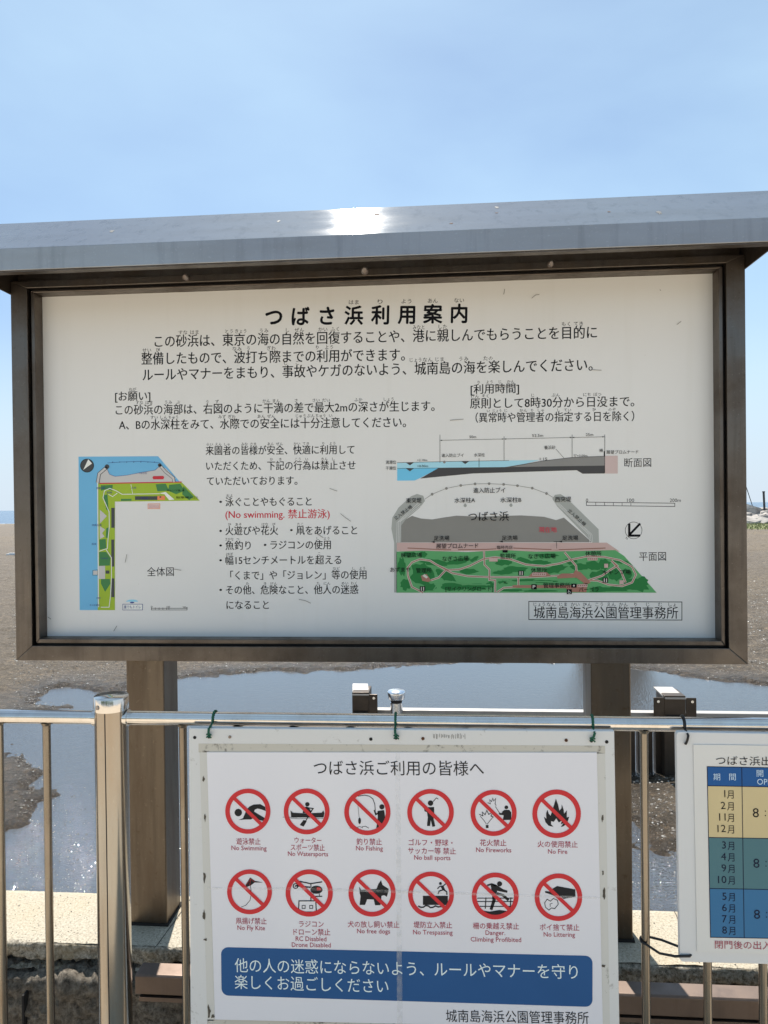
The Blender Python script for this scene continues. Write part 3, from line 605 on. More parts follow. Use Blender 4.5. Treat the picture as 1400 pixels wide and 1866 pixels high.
# rust spots and streaks on the fascia
for (px_, py_, r) in ((686, 391, .0045), (823, 407, .0035), (905, 388, .003), (1110, 386, .003)):
    yy = roofY + .06; 
    # point on sloping face: y - roofY = z - z1
    w = RM @ np.array([px_ - 700.0, F, 933.0 - py_]); k = ((FY2 / 0.119) * (CAM[2] - z1) + roofY - CAM[1]) / (w[1] - (FY2 / 0.119) * w[2]); P = CAM + k * w
    b = MB(); n = np.array([0, -.646, .763]); e1 = np.array([1, 0, 0]); e2 = np.array([0, .763, .646]); N_ = 16
    b.add([P + n * .0006] + [P + n * .0004 + (e1 * 1.5 * math.cos(t) + e2 * math.sin(t)) * r * random.uniform(.6, 1.3) for t in np.linspace(0, 2 * math.pi, N_, endpoint=False)], [(0, i + 1, (i + 1) % N_ + 1) for i in range(N_)])
    b.build('rust_spot', M['rust'], fa)

random.seed(21)
for (xx, tt, r) in ((-.62, .5, .006), (.34, .8, .005), (.71, .35, .007), (-.2, .62, .004)):
    b = MB(); n = np.array([0, -.646, .763]); e2 = np.array([0, .763, .646]); P = np.array([xx, roofY + FY2 * tt, z1 + .119 * tt]); N_ = 14
    b.add([P + n * .0006] + [P + n * .0004 + (np.array([1, 0, 0]) * math.cos(t) + e2 * math.sin(t) * (2.2 if math.sin(t) < 0 else .9)) * r * random.uniform(.6, 1.25) for t in np.linspace(0, 2 * math.pi, N_, endpoint=False)], [(0, i + 1, (i + 1) % N_ + 1) for i in range(N_)]); b.build('dirt_spot', M['pillar'], fa)

# ---- lettering and drawings on the panel
T = M['text']
def paper(name, parent, Y, mats, fn, cv=None, label=None):
    p = Print(Y, cv); fn(p)
    return p.build(name, mats, parent, label=label)
0 and paper('heading', panel, 0, [T], lambda p: line(p, 'つ ば さ {浜|はま} {利|り} {用|よう} {案|あん} {内|ない}'.replace(' ', '\u2009') if False else 'つばさ{浜|はま}{利|り}{用|よう}{案|あん}{内|ない}', 484, 577, 856, 571, 40, bold=0.012, rsize=.36, rgap=.58) if False else heading(p), label='bold black heading') if False else None
def heading(p):
    # letter-spaced: one glyph at a time
    xs = [499, 548, 596, 645, 693, 741, 789, 837]; rb = [None, None, None, 'はま', 'り', 'よう', 'あん', 'ない']
    for ch, x, r in zip('つばさ浜利用案内', xs, rb):
        p = Print(0)
        y = 577 - (x - 499) * 6 / 338; v, f = glyphs(ch, 0.014, 4); w = (v[:, 0].max() - v[:, 0].min()) * 34 / 2
        line(p, ch, x - w, y, x + w, y, 37, bold=0.026, res=4)
        if r: 
            w = 4.5 * len(r) ; line(p, r, x - w, y - 24 , x + w, y - 24, 9.5, res=2)
        p.build('heading_letter', [T], panel)
heading(None)
def para(name, rows, mats=None):
    for r in rows:
        p = Print(0); line(p, *r[:6], bold=0.010); p.build(name, mats or [T], panel)
para('text_line', [
    ('この{砂|すな}{浜|はま}は、{東|とう}{京|きょう}の{海|うみ}の{自|し}{然|ぜん}を{回|かい}{復|ふく}することや、{港|みなと}に{親|した}しんでもらうことを{目|もく}{的|てき}に', 282, 622, 1088, 605, 24.5),
    ('{整|せい}{備|び}したもので、{波|なみ}{打|う}ち{際|ぎわ}までの{利|り}{用|よう}ができます。', 258, 653.5, 738, 646, 24.5),
    ('ルールやマナーをまもり、{事|じ}{故|こ}やケガのないよう、{城|じょう}{南|なん}{島|じま}の{海|うみ}を{楽|たの}しんでください。', 260, 683, 1080, 664, 24.5)])
para('text_line', [
    ('[お{願|ねが}い]', 210, 722, 274, 721, 19.5),
    ('この{砂|すな}{浜|はま}の{海|うみ}{部|ぶ}は、{右|う}{図|ず}のように{干|かん}{満|まん}の{差|さ}で{最|さい}{大|だい}2mの{深|ふか}さが{生|しょう}じます。', 211, 747, 792, 739.5, 20.5),
    ('A、Bの{水|すい}{深|しん}{柱|ちゅう}をみて、{水|みず}{際|ぎわ}での{安|あん}{全|ぜん}には{十|じゅう}{分|ぶん}{注|ちゅう}{意|い}してください。', 217, 774, 740, 769, 20.5)])
para('text_line', [
    ('[{利|り}{用|よう}{時|じ}{間|かん}]', 858, 709, 946, 707, 19.5),
    ('{原|げん}{則|そく}として8{時|じ}30{分|ぶん}から{日|にち}{没|ぼつ}まで。', 857, 735, 1156, 731, 21),
    ('（{異|い}{常|じょう}{時|じ}や{管|かん}{理|り}{者|しゃ}の{指|し}{定|てい}する{日|ひ}を{除|のぞ}く）', 867, 761, 1156, 758, 19.5)])
para('text_line', [
    ('{来|らい}{園|えん}{者|しゃ}の{皆|みな}{様|さま}が{安|あん}{全|ぜん}、{快|かい}{適|てき}に{利|り}{用|よう}して', 375, 821, 646, 819, 18),
    ('いただくため、{下|か}{記|き}の{行|こう}{為|い}は{禁|きん}{止|し}させ', 376, 849, 648, 847.5, 18),
    ('ていただいております。', 377, 876.5, 542, 875.5, 18)])
para('text_line', [
    ('・', 400, 914.5, 404.5, 914.5, 18), ('{泳|およ}ぐことやもぐること', 411, 914.5, 568, 913.5, 18),
    ('・', 400, 967.5, 404.5, 967.5, 18), ('{火|ひ}{遊|あそ}びや{花|はな}{火|び}', 411, 967, 507, 966.5, 18),
    ('・', 529, 966, 533.5, 966, 18), ('{凧|たこ}をあげること', 540, 966.5, 651, 966, 18),
    ('・', 400, 994, 404.5, 994, 18), ('{魚|さかな}{釣|つ}り', 411, 994, 457, 993.5, 18),
    ('・', 481, 993, 485.5, 993, 18), ('ラジコンの{使|し}{用|よう}', 493, 993, 603, 992.5, 18),
    ('・', 400, 1021, 404.5, 1021, 18), ('{幅|はば}15センチメートルを{超|こ}える', 411, 1021, 622, 1020, 18),
    ('「くまで」や「ジョレン」{等|など}の{使|し}{用|よう}', 420, 1048.5, 668, 1047, 18),
    ('・', 400, 1075, 404.5, 1075, 18), ('その{他|た}、{危|き}{険|けん}なこと、{他|た}{人|にん}の{迷|めい}{惑|わく}', 412, 1075, 653, 1074, 18),
    ('になること', 413, 1102.5, 490, 1102, 18)])
para('red_warning', [('(No swimming. 禁止游泳)', 411, 937, 601, 936, 18)], [ink((140, 32, 46))])
def office(p):
    line(p, '{城|じょう}{南|なん}{島|じま}{海|かい}{浜|ひん}{公|こう}{園|えん}{管|かん}{理|り}{事|じ}{務|む}{所|しょ}', 973, 1116, 1236, 1116.5, 23.5, bold=.004, rsize=.36, rgap=.62)
    p.stroke([(964, 1096), (1243, 1097), (1243, 1130), (964, 1129)], 1.3, 0, closed=True)
p = Print(0); office(p); p.build('office_name', [T], panel)
# overview map
BLU, LBL, GRN, DGR, MGR, GRY, DRK, WHT, RED, ORA, NAVY = [ink(c) for c in ((80, 130, 165), (105, 150, 178), (112, 132, 44), (50, 92, 58), (70, 112, 66), (140, 140, 144), (52, 54, 58), (165, 167, 168), (140, 40, 50), (176, 98, 70), (45, 50, 100))]
OM = [BLU, LBL, GRN, DGR, MGR, GRY, DRK, WHT, RED, ORA, NAVY, T]
cv5 = lambda x, y: (120 + x / 4.6667, 800 + y / 4.6667)
p = Print(0, cv5)
p.poly([(108, 150), (785, 146), (968, 362), (285, 372), (285, 1455), (118, 1455)], 0, 1)
p.poly([(285, 372), (300, 290), (350, 245), (372, 300), (420, 318), (520, 308), (640, 285), (760, 265), (800, 230), (850, 250), (932, 330), (932, 362), (285, 376)], 5, 2)
p.poly([(272, 376), (980, 362), (1140, 524), (418, 532), (418, 1455), (272, 1455)], 2, 2)
p.stroke([(285, 378), (985, 366)], 9, 8, 3)
for q in ([(300, 395), (400, 390), (395, 440), (350, 425), (300, 440)], [(765, 385), (850, 380), (880, 440), (780, 445)], [(880, 390), (975, 380), (1010, 440), (940, 470), (870, 440)], [(1000, 400), (1090, 490), (1050, 520), (990, 470)],
          [(285, 960), (345, 960), (380, 1010), (375, 1075), (285, 1080)], [(300, 1190), (375, 1190), (380, 1230), (335, 1300), (300, 1230)], [(285, 855), (340, 850), (345, 930), (290, 940)], [(320, 480), (355, 470), (365, 610), (345, 600)], [(470, 510), (560, 508), (560, 525), (470, 527)], [(345, 760), (365, 750), (365, 840), (340, 840)]): p.poly(q, 3, 3)
for q in ([(290, 600), (350, 655), (290, 720)], [(290, 740), (335, 770), (310, 800), (330, 830), (290, 850)], [(275, 1080), (335, 1078), (335, 1190), (275, 1190)]): p.poly(q, 5, 3)
for x0, y0, x1, y1 in ((388, 585, 416, 755), (388, 855, 412, 1085), (388, 1185, 414, 1345), (590, 487, 780, 518), (340, 1118, 372, 1145)): p.rect(x0, y0, x1, y1, 6, 4)
p.rect(780, 484, 845, 518, 9, 5); p.rect(800, 487, 812, 500, 6, 6)
p.poly([(795, 462), (850, 450), (925, 515), (880, 520), (840, 470)], 7, 4)
p.stroke([(272, 372), (276, 860), (280, 1430)], 8, 7, 5)
p.stroke([(360, 860), (372, 740), (370, 620), (318, 500), (330, 440), (375, 420), (430, 440), (480, 470), (800, 465)], 6, 7, 5)
p.stroke([(365, 470), (400, 490), (440, 460)], 5, 7, 5); p.stroke([(360, 860), (355, 930), (285, 955)], 6, 7, 5); p.stroke([(345, 940), (390, 1010), (390, 1190), (382, 1330), (370, 1430), (300, 1430)], 6, 7, 5); p.stroke([(555, 385), (570, 465)], 4, 7, 5)
p.stroke([(272, 372), (285, 295), (350, 240)], 30, 6, 4); p.stroke([(272, 372), (285, 295), (350, 240)], 20, 5, 5); p.disc(352, 235, 19, 6, 5)
p.stroke([(800, 222), (850, 280), (915, 330), (922, 366)], 26, 6, 4); p.stroke([(800, 222), (850, 280), (915, 330), (922, 366)], 18, 5, 5); p.disc(800, 222, 15, 6, 5)
p.stroke([(355, 204), (460, 196), (640, 190), (800, 202)], 2.5, 10, 5)
for x in (400, 460, 520, 580, 640, 700, 755): p.disc(x, 196, 4, 10, 6)
p.stroke([(350, 250), (372, 300), (420, 318), (520, 308), (640, 285), (760, 265), (795, 235)], 2.5, 10, 4)
p.disc(182, 226, 58, 6, 3); p.ring(182, 226, 54, 58, 11, 4); p.poly([(192, 172), (224, 208), (150, 262)], 7, 4)
p.poly([(745, 316), (830, 314), (838, 327), (830, 342), (747, 343), (738, 330)], 8, 5)
p.stroke([(700, 552), (800, 551), (800, 592), (700, 592)], 4, 9, 3, closed=True)
for yy in (562, 572, 583): p.stroke([(706, yy), (794, yy)], 3, 8, 3)
p.stroke([(230, 1118), (272, 1112), (272, 1158), (230, 1158)], 3, 6, 3, closed=True); p.rect(234, 1120, 270, 1154, 5, 2)
for (s_, x0, y0, x1, sz) in (('つばさ浜', 620, 290, 690, 20), ('展望広場', 262, 418, 334, 20), ('管理棟', 350, 455, 395, 18), ('中央広場', 225, 732, 305, 20), ('南広場', 222, 893, 262, 18), ('多目的広場', 300, 1015, 358, 16), ('休憩所', 262, 1352, 300, 16), ('水の広場前', 205, 1412, 290, 18), ('広場', 560, 415, 600, 18), ('キャンプ場', 860, 438, 975, 18), ('駐車場', 640, 503, 700, 18), ('駐車場入口', 940, 497, 1120, 20)):
    line(p, s_, x0, y0, x1, y0, sz, 10 if x0 < 800 else 11, 7, res=1)
p.build('overview_map', OM, panel)
def misc(p):
    line(p, '全体図', 268, 1042, 317, 1041.5, 18); line(p, '断面図', 1138, 843, 1187, 842.5, 18); line(p, '平面図', 1165, 1014, 1214, 1013.5, 18)
    p.stroke([(276, 1111.5), (341, 1111.5), (341, 1108.5), (276, 1108.5)], .9, 0, closed=True)
    for x in (276, 283, 290, 297, 304, 308, 341): p.stroke([(x, 1107), (x, 1112)], .7)
    line(p, '0', 275, 1106, 278, 1106, 5); line(p, '100', 304, 1106, 310, 1106, 5); line(p, '200m', 333, 1107, 342, 1107, 5)
    p.stroke([(1069, 915), (1230, 917), (1230, 923), (1069, 921)], 1, 0, closed=True)
    for x in (1086, 1102, 1118, 1134, 1150): p.stroke([(x, 915 + (x - 1069) * .0125), (x, 921 + (x - 1069) * .0125)], .8)
    line(p, '0', 1068, 912, 1072, 912, 9); line(p, '100', 1143, 912, 1156, 912, 9); line(p, '200m', 1221, 912, 1241, 912, 9)
    p.ring(1155, 966.5, 14.8, 15.6, 0)
    p.stroke([(1167, 954), (1147, 975)], 4); p.stroke([(1147, 954), (1147, 976), (1167, 976)], 4.2); line(p, 'N', 1141, 980, 1144, 982, 6)
p = Print(0); misc(p); p.build('captions', [T], panel)
def toilet(p):
    p.disc(241, 1097, 11, 0, 1, ry=4.5); p.rect(228, 1096.5, 254, 1101, 3, 2); p.rect(224, 1101, 260, 1111.5, 2, 2); p.stroke([(224, 1101), (260, 1101), (260, 1111.5), (224, 1111.5)], .8, 1, 3, closed=True)
    line(p, '誰でもトイレ', 226, 1106, 257, 1106, 6.5, 1, 4, res=2); p.disc(241, 1098, 4, 1, 3, ry=1.4)
p = Print(0); toilet(p); p.build('toilet_symbol', [LBL, NAVY, WHT, M['panel']], panel)
# section drawing
SM = [ink(c) for c in ((80, 140, 172), (118, 155, 178), (50, 50, 53), (98, 98, 100), (142, 128, 130))] + [T]
cv7 = lambda x, y: (690 + x / 2.5, 780 + y / 2.5)
p = Print(0, cv7)
p.poly([(85, 158), (340, 152), (735, 146), (600, 180), (85, 184)], 1, 1)
p.poly([(85, 184), (275, 182), (185, 230), (165, 239), (85, 240)], 0, 1)
p.poly([(275, 181), (575, 178), (880, 173), (1030, 171), (1030, 207), (930, 208), (903, 192), (430, 207), (190, 230)], 2, 2)
p.poly([(575, 178), (745, 150), (880, 134), (1030, 128), (1030, 171), (880, 173)], 3, 2)
p.poly([(1032, 126), (1090, 126), (1090, 207), (1032, 207)], 4, 2)
p.stroke([(280, 56), (572, 50), (882, 43), (1030, 40)], 1.6, 5, 3)
for x, y0, y1 in ((280, 30, 158), (572, 38, 148), (882, 30, 134), (1031, 30, 205)): p.stroke([(x, y0), (x, y1)], 1.8, 5, 3)
p.stroke([(1029, 105), (1029, 130)], 5, 5, 3); p.stroke([(85, 158), (340, 152), (595, 148)], 1.4, 5, 3); p.stroke([(85, 184), (275, 182)], 1.4, 5, 3); p.stroke([(458, 138), (458, 178)], 2, 5, 3)
for x, y, d in ((143, 157, 0), (143, 184, 0), (395, 151, 0)): p.poly([(x - 18, y), (x + 18, y), (x, y + 13)], 2, 4)
p.disc(300, 155, 6, 3, 4); p.stroke([(808, 95), (845, 137)], 1.4, 5, 3); p.stroke([(600, 177), (745, 150), (880, 134), (1030, 128)], 1.5, 5, 4)
for a in ((280, 56), (572, 50), (882, 43)): p.poly([(a[0], a[1]), (a[0] + 10, a[1] - 3), (a[0] + 10, a[1] + 3)], 5, 3); 
for a in ((572, 50), (882, 43), (1030, 40)): p.poly([(a[0], a[1]), (a[0] - 10, a[1] - 3), (a[0] - 10, a[1] + 3)], 5, 3)
for s_, x0, y0, x1, sz in (('50m', 414, 41, 445, 17), ('52.5m', 700, 35, 750, 17), ('25m', 944, 31, 978, 17), ('進入防止ブイ', 288, 125, 388, 18), ('水深柱', 435, 123, 484, 18), ('満潮位', 33, 156, 80, 18), ('干潮位', 33, 183, 80, 18), ('+2.10m', 176, 147, 222, 14), ('+0.00m', 176, 174, 226, 14),
                           ('養浜砂', 755, 89, 806, 19), ('1:15', 735, 142, 768, 18), ('柵', 1006, 102, 1022, 17), ('展望プロムナード', 1038, 110, 1184, 19), ('▽+3.00m', 888, 126, 952, 14)):
    line(p, s_, x0, y0, x1, y0 - (x1 - x0) * .012, sz, 5, 5, res=2)
p.build('beach_section_drawing', SM, panel)
# plan map (two zoomed readings)
PMt = [ink(c) for c in ((96, 96, 96), (118, 121, 122), (142, 122, 122), (66, 118, 78), (28, 86, 46), (118, 84, 76), (148, 148, 146), (150, 45, 60), (104, 74, 66))] + [T, M['panel']]
cv8 = lambda x, y: (690 + x / 2.456, 870 + y / 2.456)
p = Print(0, cv8)
p.poly([(100, 200), (150, 172), (190, 184), (240, 188), (300, 178), (350, 171), (450, 176), (560, 172), (640, 170), (740, 176), (795, 191), (830, 180), (955, 290), (100, 291)], 0, 1)
p.poly([(58, 230), (62, 180), (90, 135), (145, 85), (172, 74), (200, 82), (208, 105), (185, 135), (120, 190), (102, 215), (102, 292), (70, 292)], 1, 2)
p.poly([(778, 95), (790, 78), (815, 75), (840, 90), (985, 232), (987, 292), (958, 292), (800, 130)], 1, 2)
for o_ in (-7, 0, 7): p.stroke([(88 + o_, 292), (90 + o_, 200 - o_ * .3), (185 + o_ * .7, 120 + o_)], 1.6, 10, 3); p.stroke([(800 + o_, 115), (948 + o_, 255), (952 + o_, 290)], 1.6, 10, 3)
p.poly([(70, 292), (1022, 292), (1080, 332), (80, 330), (70, 516)], 2, 1); p.poly([(70, 292), (82, 292), (82, 515), (70, 515)], 1, 2)
p.poly([(80, 332), (190, 328), (400, 334), (560, 325), (700, 332), (870, 330), (1060, 325), (1100, 352), (1245, 516), (80, 516)], 3, 2)
p.stroke([(130, 316), (300, 324), (480, 322), (600, 316), (800, 324), (1016, 316)], 4, 8, 3)
def blob(cx, cy, rx, ry, seed, m=4, lay=3, n=18, rot=0.0):
    rd = random.Random(seed); pts = []
    for i in range(n):
        t = 2 * math.pi * i / n; k = rd.uniform(.72, 1.15); x = rx * k * math.cos(t); y = ry * k * math.sin(t); pts.append((cx + x * math.cos(rot) - y * math.sin(rot), cy + x * math.sin(rot) + y * math.cos(rot)))
    p.poly(pts, m, lay + (seed - 50) * .04)
for i, (cx, cy, rx, ry, ro) in enumerate(((140, 345, 34, 13, 0), (200, 345, 18, 14, .3), (255, 380, 70, 16, .1), (195, 430, 55, 48, 0), (300, 440, 50, 20, .5), (360, 375, 60, 13, -.2), (400, 420, 45, 12, 0), (430, 365, 24, 8, -.5), (105, 400, 18, 45, 0), (120, 480, 22, 26, 0),
        (230, 490, 34, 18, 0), (330, 490, 60, 18, 0), (430, 490, 60, 16, 0), (500, 480, 18, 14, 0), (560, 380, 40, 14, 0), (610, 410, 60, 14, 0), (560, 425, 50, 10, 0), (650, 370, 40, 12, .3), (720, 380, 50, 10, 0), (760, 350, 50, 10, 0), (790, 410, 55, 18, -.2), (860, 375, 34, 14, 0), (900, 400, 40, 16, 0),
        (640, 460, 60, 7, 0), (740, 465, 60, 7, 0), (600, 505, 50, 6, 0), (720, 508, 80, 5, 0), (560, 470, 28, 8, 0), (960, 395, 40, 22, 0), (1010, 390, 30, 26, 0), (990, 440, 40, 26, 0), (1060, 430, 34, 34, 0), (1110, 430, 30, 22, 0), (1060, 372, 34, 9, .4), (1120, 390, 26, 9, .7), (1150, 480, 70, 28, .2), (1060, 500, 70, 12, 0), (1180, 470, 30, 26, .6), (985, 500, 40, 14, 0), (880, 440, 24, 10, .2))):
    blob(cx, cy, rx, ry, 50 + i, rot=ro)
RD = [[(200, 516), (150, 490), (132, 440), (130, 405), (150, 380), (185, 366), (230, 372), (262, 392), (310, 414), (360, 412), (410, 395), (470, 365), (520, 357), (590, 366), (660, 390), (740, 397), (810, 385), (870, 366), (940, 352), (1010, 356), (1080, 370), (1135, 400), (1152, 435), (1135, 470), (1090, 486), (1030, 480), (980, 462), (940, 460)],
      [(262, 392), (330, 428), (400, 442), (500, 446), (660, 446), (800, 440), (880, 432)], [(472, 330), (474, 390), (496, 412), (496, 458), (522, 460), (522, 514)], [(832, 334), (862, 370), (884, 395), (886, 420)], [(940, 460), (1000, 440), (1040, 412), (1068, 395), (1042, 372)], [(1042, 372), (1085, 420), (1106, 470)], [(300, 415), (270, 448), (235, 460)], [(530, 514), (560, 494), (640, 488), (860, 488)], [(626, 446), (626, 488)]]
for k, r in enumerate(RD): p.stroke(r, 9, 6, 5 + k * .06); p.stroke(r, 4.5, 5, 6 + k * .06)
for r in ([(245, 505), (262, 480), (300, 462), (350, 470), (420, 480), (500, 480)], [(262, 392), (250, 425)], [(560, 470), (700, 466), (780, 466)], [(540, 480), (600, 456), (660, 452)]): p.stroke(r, 5, 3, 5)
for q in ([(190, 440), (215, 432), (236, 462), (222, 468), (196, 462)], [(672, 442), (692, 424), (752, 424), (775, 442)], [(800, 440), (820, 430), (872, 430), (880, 415), (905, 425), (950, 470), (930, 480), (885, 448), (800, 452)], [(600, 482), (880, 482), (935, 472), (930, 514), (850, 512), (840, 496), (600, 494)]): p.poly(q, 5, 6)
for q in ([(196, 440), (206, 432), (222, 446), (214, 452)],): p.poly(q, 6, 7)
for x0, y0, x1, y1 in ((688, 426, 750, 440), (935, 358, 980, 371), (495, 360, 533, 376), (890, 478, 935, 490), (1078, 460, 1097, 478), (1010, 386, 1027, 404), (527, 304, 603, 322), (325, 318, 356, 328), (774, 306, 806, 324)): p.rect(x0, y0, x1, y1, 2, 7)
for k in range(6): p.rect(693 + k * 9.5, 430, 698 + k * 9.5, 436, 8, 8)
for k in range(5): p.rect(938 + k * 8.5, 362, 943 + k * 8.5, 367, 8, 8); p.rect(893 + k * 8.5, 481, 898 + k * 8.5, 486, 8, 8)
for x0, y0, x1, y1 in ((555, 325, 578, 336), (684, 478, 708, 501), (842, 500, 865, 522), (862, 475, 886, 493)): p.rect(x0, y0, x1, y1, 9, 8)
for x, y in ((197, 498), (638, 428), (1015, 460)): p.rect(x - 12, y - 11, x + 12, y + 11, 9, 8); p.stroke([(x - 5, y - 8), (x - 5, y + 9)], 4, 6, 9); p.stroke([(x + 5, y - 8), (x + 5, y + 9)], 4, 6, 9)
line(p, 'P', 690, 490, 702, 490, 20, 6, 9, bold=.02); p.ring(853, 514, 4, 6, 6, 9); p.stroke([(850, 503), (850, 511), (857, 511), (860, 517)], 2, 6, 9); p.disc(874, 484, 4, 6, 9)
arc = [(208, 97), (240, 75), (304, 49), (368, 36), (432, 29), (495, 28), (560, 31), (622, 37), (688, 48), (752, 72), (782, 90)]
p.stroke(arc, 2, 0, 3)
for x, y in arc[1:-1]: p.disc(x, y, 6, 0, 4)
for x, y in ((388, 126), (593, 125)): p.disc(x, y, 7, 1, 3); p.stroke([(x, y - 12), (x, y)], 2, 1, 3)
for x, y in ((245, 289), (550, 287), (815, 287)): p.poly([(x - 10, y), (x + 6, y - 4), (x + 6, y + 4)], 9, 8)
p.stroke([(783, 287), (812, 287)], 1.6, 9, 8); p.stroke([(797, 287), (797, 318)], 1.6, 9, 8)
for s_, x0, y0, x1, y1, sz, m in (('進入防止ブイ', 425, 58, 567, 57, 26, 9), ('東突堤', 124, 104, 193, 102, 25, 9), ('西突堤', 790, 98, 862, 97, 25, 9), ('水深柱A', 340, 103, 432, 101, 25, 9), ('水深柱B', 545, 101, 639, 100, 25, 9), ('つばさ浜', 402, 175, 583, 173, 46, 9), ('現在地', 718, 234, 797, 233, 27, 7),
        ('足洗場', 248, 272, 317, 271, 23, 9), ('足洗場', 552, 271, 622, 270, 23, 9), ('足洗場', 822, 271, 893, 270, 23, 9), ('展望プロムナード', 258, 307, 447, 305, 25, 9), ('臨時売店', 530, 313, 600, 313, 17, 9), ('展望広場', 100, 348, 194, 347, 23, 9), ('なぎさ広場', 286, 364, 403, 362, 25, 9), ('監視所', 545, 352, 614, 351, 25, 9),
        ('なぎさ広場', 670, 353, 792, 351, 25, 9), ('休憩所', 925, 341, 997, 340, 24, 9), ('休憩所', 682, 415, 753, 414, 24, 9), ('あずまや', 52, 413, 143, 412, 24, 9), ('管理所', 168, 416, 238, 416, 24, 9), ('キャンプ場', 1003, 424, 1128, 423, 24, 9), ('[サイクリングロード]', 300, 498, 512, 498, 24, 9), ('管理事務所', 737, 483, 858, 482, 25, 9), ('パーゴラ', 896, 502, 985, 500, 24, 9)):
    line(p, s_, x0, y0, x1, y1, sz, m, 10, res=2, bold=.006)
line(p, '立入禁止柵', 72, 186, 148, 128, 19, 9, 10, res=2); line(p, '立入禁止柵', 850, 145, 925, 213, 19, 9, 10, res=2)
p.build('beach_plan_map', PMt, panel)
# scratches on the panel
p = Print(0)
for q in ([(918, 537), (920, 527)], [(969, 544), (976, 538), (983, 537)], [(1233, 592), (1241, 586)], [(1078, 674), (1096, 675)], [(208, 1180 - 30), (214, 1140)], [(621, 936), (631, 944), (640, 950)], [(545, 1092), (556, 1094), (567, 1099)], [(601, 890), (615, 895)], [(318, 1037), (331, 1039)], [(574, 970), (590, 980)], [(232, 1010), (229, 1025)], [(88, 1124), (94, 1128)], [(820, 766), (845, 764)], [(1202, 528), (1204, 530)], [(900, 702), (930, 704)]): p.stroke(q, .9, 0, 12)
p.build('scratches', [flat('scratch_grey', (.22, .20, .18), .7)], panel)

# ================================================================== RAILING
RY = -0.52
rail = empty('railing', (0.1, RY, GZ), 'polished steel railing with round handrail, stout round post and slim balusters', 'railing')
rzl = at(100, 1308, 1, RY)[2]; rzr = at(1300, 1319, 1, RY)[2]; rz = (rzl + rzr) / 2
RR = 0.0137; pxr = at(206, 1500, 1, RY)[0]
for xa_, xb_ in ((-2.4, pxr - .030), (pxr + .030, 1.9)):
    b = MB(); b.tube([(xa_, RY, rz), (xb_, RY, rz)], RR, 40); b.build('handrail', M['rail'], rail)
    b = MB(); b.tube([(xa_, RY, GZ + .10), (xb_, RY, GZ + .10)], 0.012, 20); b.build('bottom_rail', M['rail'], rail)
def rpost(x):
    b = MB(); b.tube([(x, RY, GZ), (x, RY, -.520)], 0.0322, 48); po = b.build('round_post', M['railpost'], rail)
    b = MB(); b.tube([(x, RY, -.522), (x, RY, -.497), (x, RY, -.494), (x, RY, -.4945), (x, RY, -.499)], [.0337, .0337, .0325, .0305, .0295], 48, caps=False)
    b.add([(x + .0298 * math.cos(t), RY + .0298 * math.sin(t), -.4985) for t in np.linspace(0, 2 * math.pi, 40, endpoint=False)], [tuple(range(40))]); b.build('cap', M['rail'], po)
    a = -math.pi / 2 - .42; b = MB(); b.tube([(x + .033 * math.cos(a), RY + .033 * math.sin(a), -.511), (x + .0352 * math.cos(a), RY + .0352 * math.sin(a), -.511)], [.0048, .0044], 14); b.build('screw', M['screw'], po)
    a = -math.pi / 2 + .05; b = MB(); b.box((x + .0322 * math.cos(a) - .0009, RY - .0327, GZ), (x + .0322 * math.cos(a) + .0009, RY - .0312, -.523)); b.build('reflection_strip', M['hole'], po)  # narrow dark strip imitating a reflection down the full height of the post
    b = MB(); b.tube([(x, RY, GZ), (x, RY, GZ + .012)], .055, 32); b.build('base_flange', M['railpost'], po)
    for sx in (-1, 1):
        b = MB(); b.tube([(x + sx * .028, RY, rz), (x + sx * .036, RY, rz)], .0165, 28); b.build('rail_socket', M['rail'], po)
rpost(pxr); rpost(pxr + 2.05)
bx = [at(x, 1600, 1, RY)[0] for x in (3, 89, 337)]; bx = [bx[0] - .11 * k for k in range(1, 6)] + bx
x0 = bx[-1]; x1 = at(1176, 1600, 1, RY)[0]; n = 8
bx += [x0 + (x1 - x0) * k / n for k in range(1, n + 1)] + [at(1290, 1800, 1, RY)[0], at(1391, 1800, 1, RY)[0]]
for k in range(1, 8): bx.append(at(1391, 1800, 1, RY)[0] + .108 * k)
bm0 = None
for x in bx:
    if abs(x - (pxr + 2.05)) < .06: continue
    if bm0 is None:
        b = MB(); b.tube([(x, RY, GZ + .105), (x, RY, rz - .008)], 0.0078, 18); b.tube([(x, RY, rz - .0175), (x, RY, rz - .015), (x, RY, rz - .011)], [.0078, .0098, .0112], 18, caps=False); bm0 = b.build('baluster', M['bar'], rail)
    else:
        o = bm0.copy(); COL.objects.link(o); o.parent = rail; o.location = (x - rail.location.x, bm0.location.y, bm0.location.z)

# ================================================================== RULES BOARD (white board tied to the railing)
BYf = -0.552; BYk = -0.540
RB = empty('rules_board', (0.12, BYf, at(735, 1880, 1, BYf)[2]), 'weathered white board with twelve red prohibition symbols, tied to the railing', 'sign board')
def quad_slab(pts, yf, yb, name, mat, parent, bev=0.001):
    P = [at(x, y, 1, yf) for x, y in pts]; b = MB(); b.add([(q[0], yf, q[2]) for q in P] + [(q[0], yb, q[2]) for q in P], [(3, 2, 1, 0), (4, 5, 6, 7), (0, 1, 5, 4), (1, 2, 6, 5), (2, 3, 7, 6), (3, 0, 4, 7)])
    return b.build(name, mat, parent, bev)
quad_slab([(344, 1327), (1120, 1332), (1130, 1895), (347, 1884)], BYf, BYk, 'backing_board', M['board'], RB, 0.002)
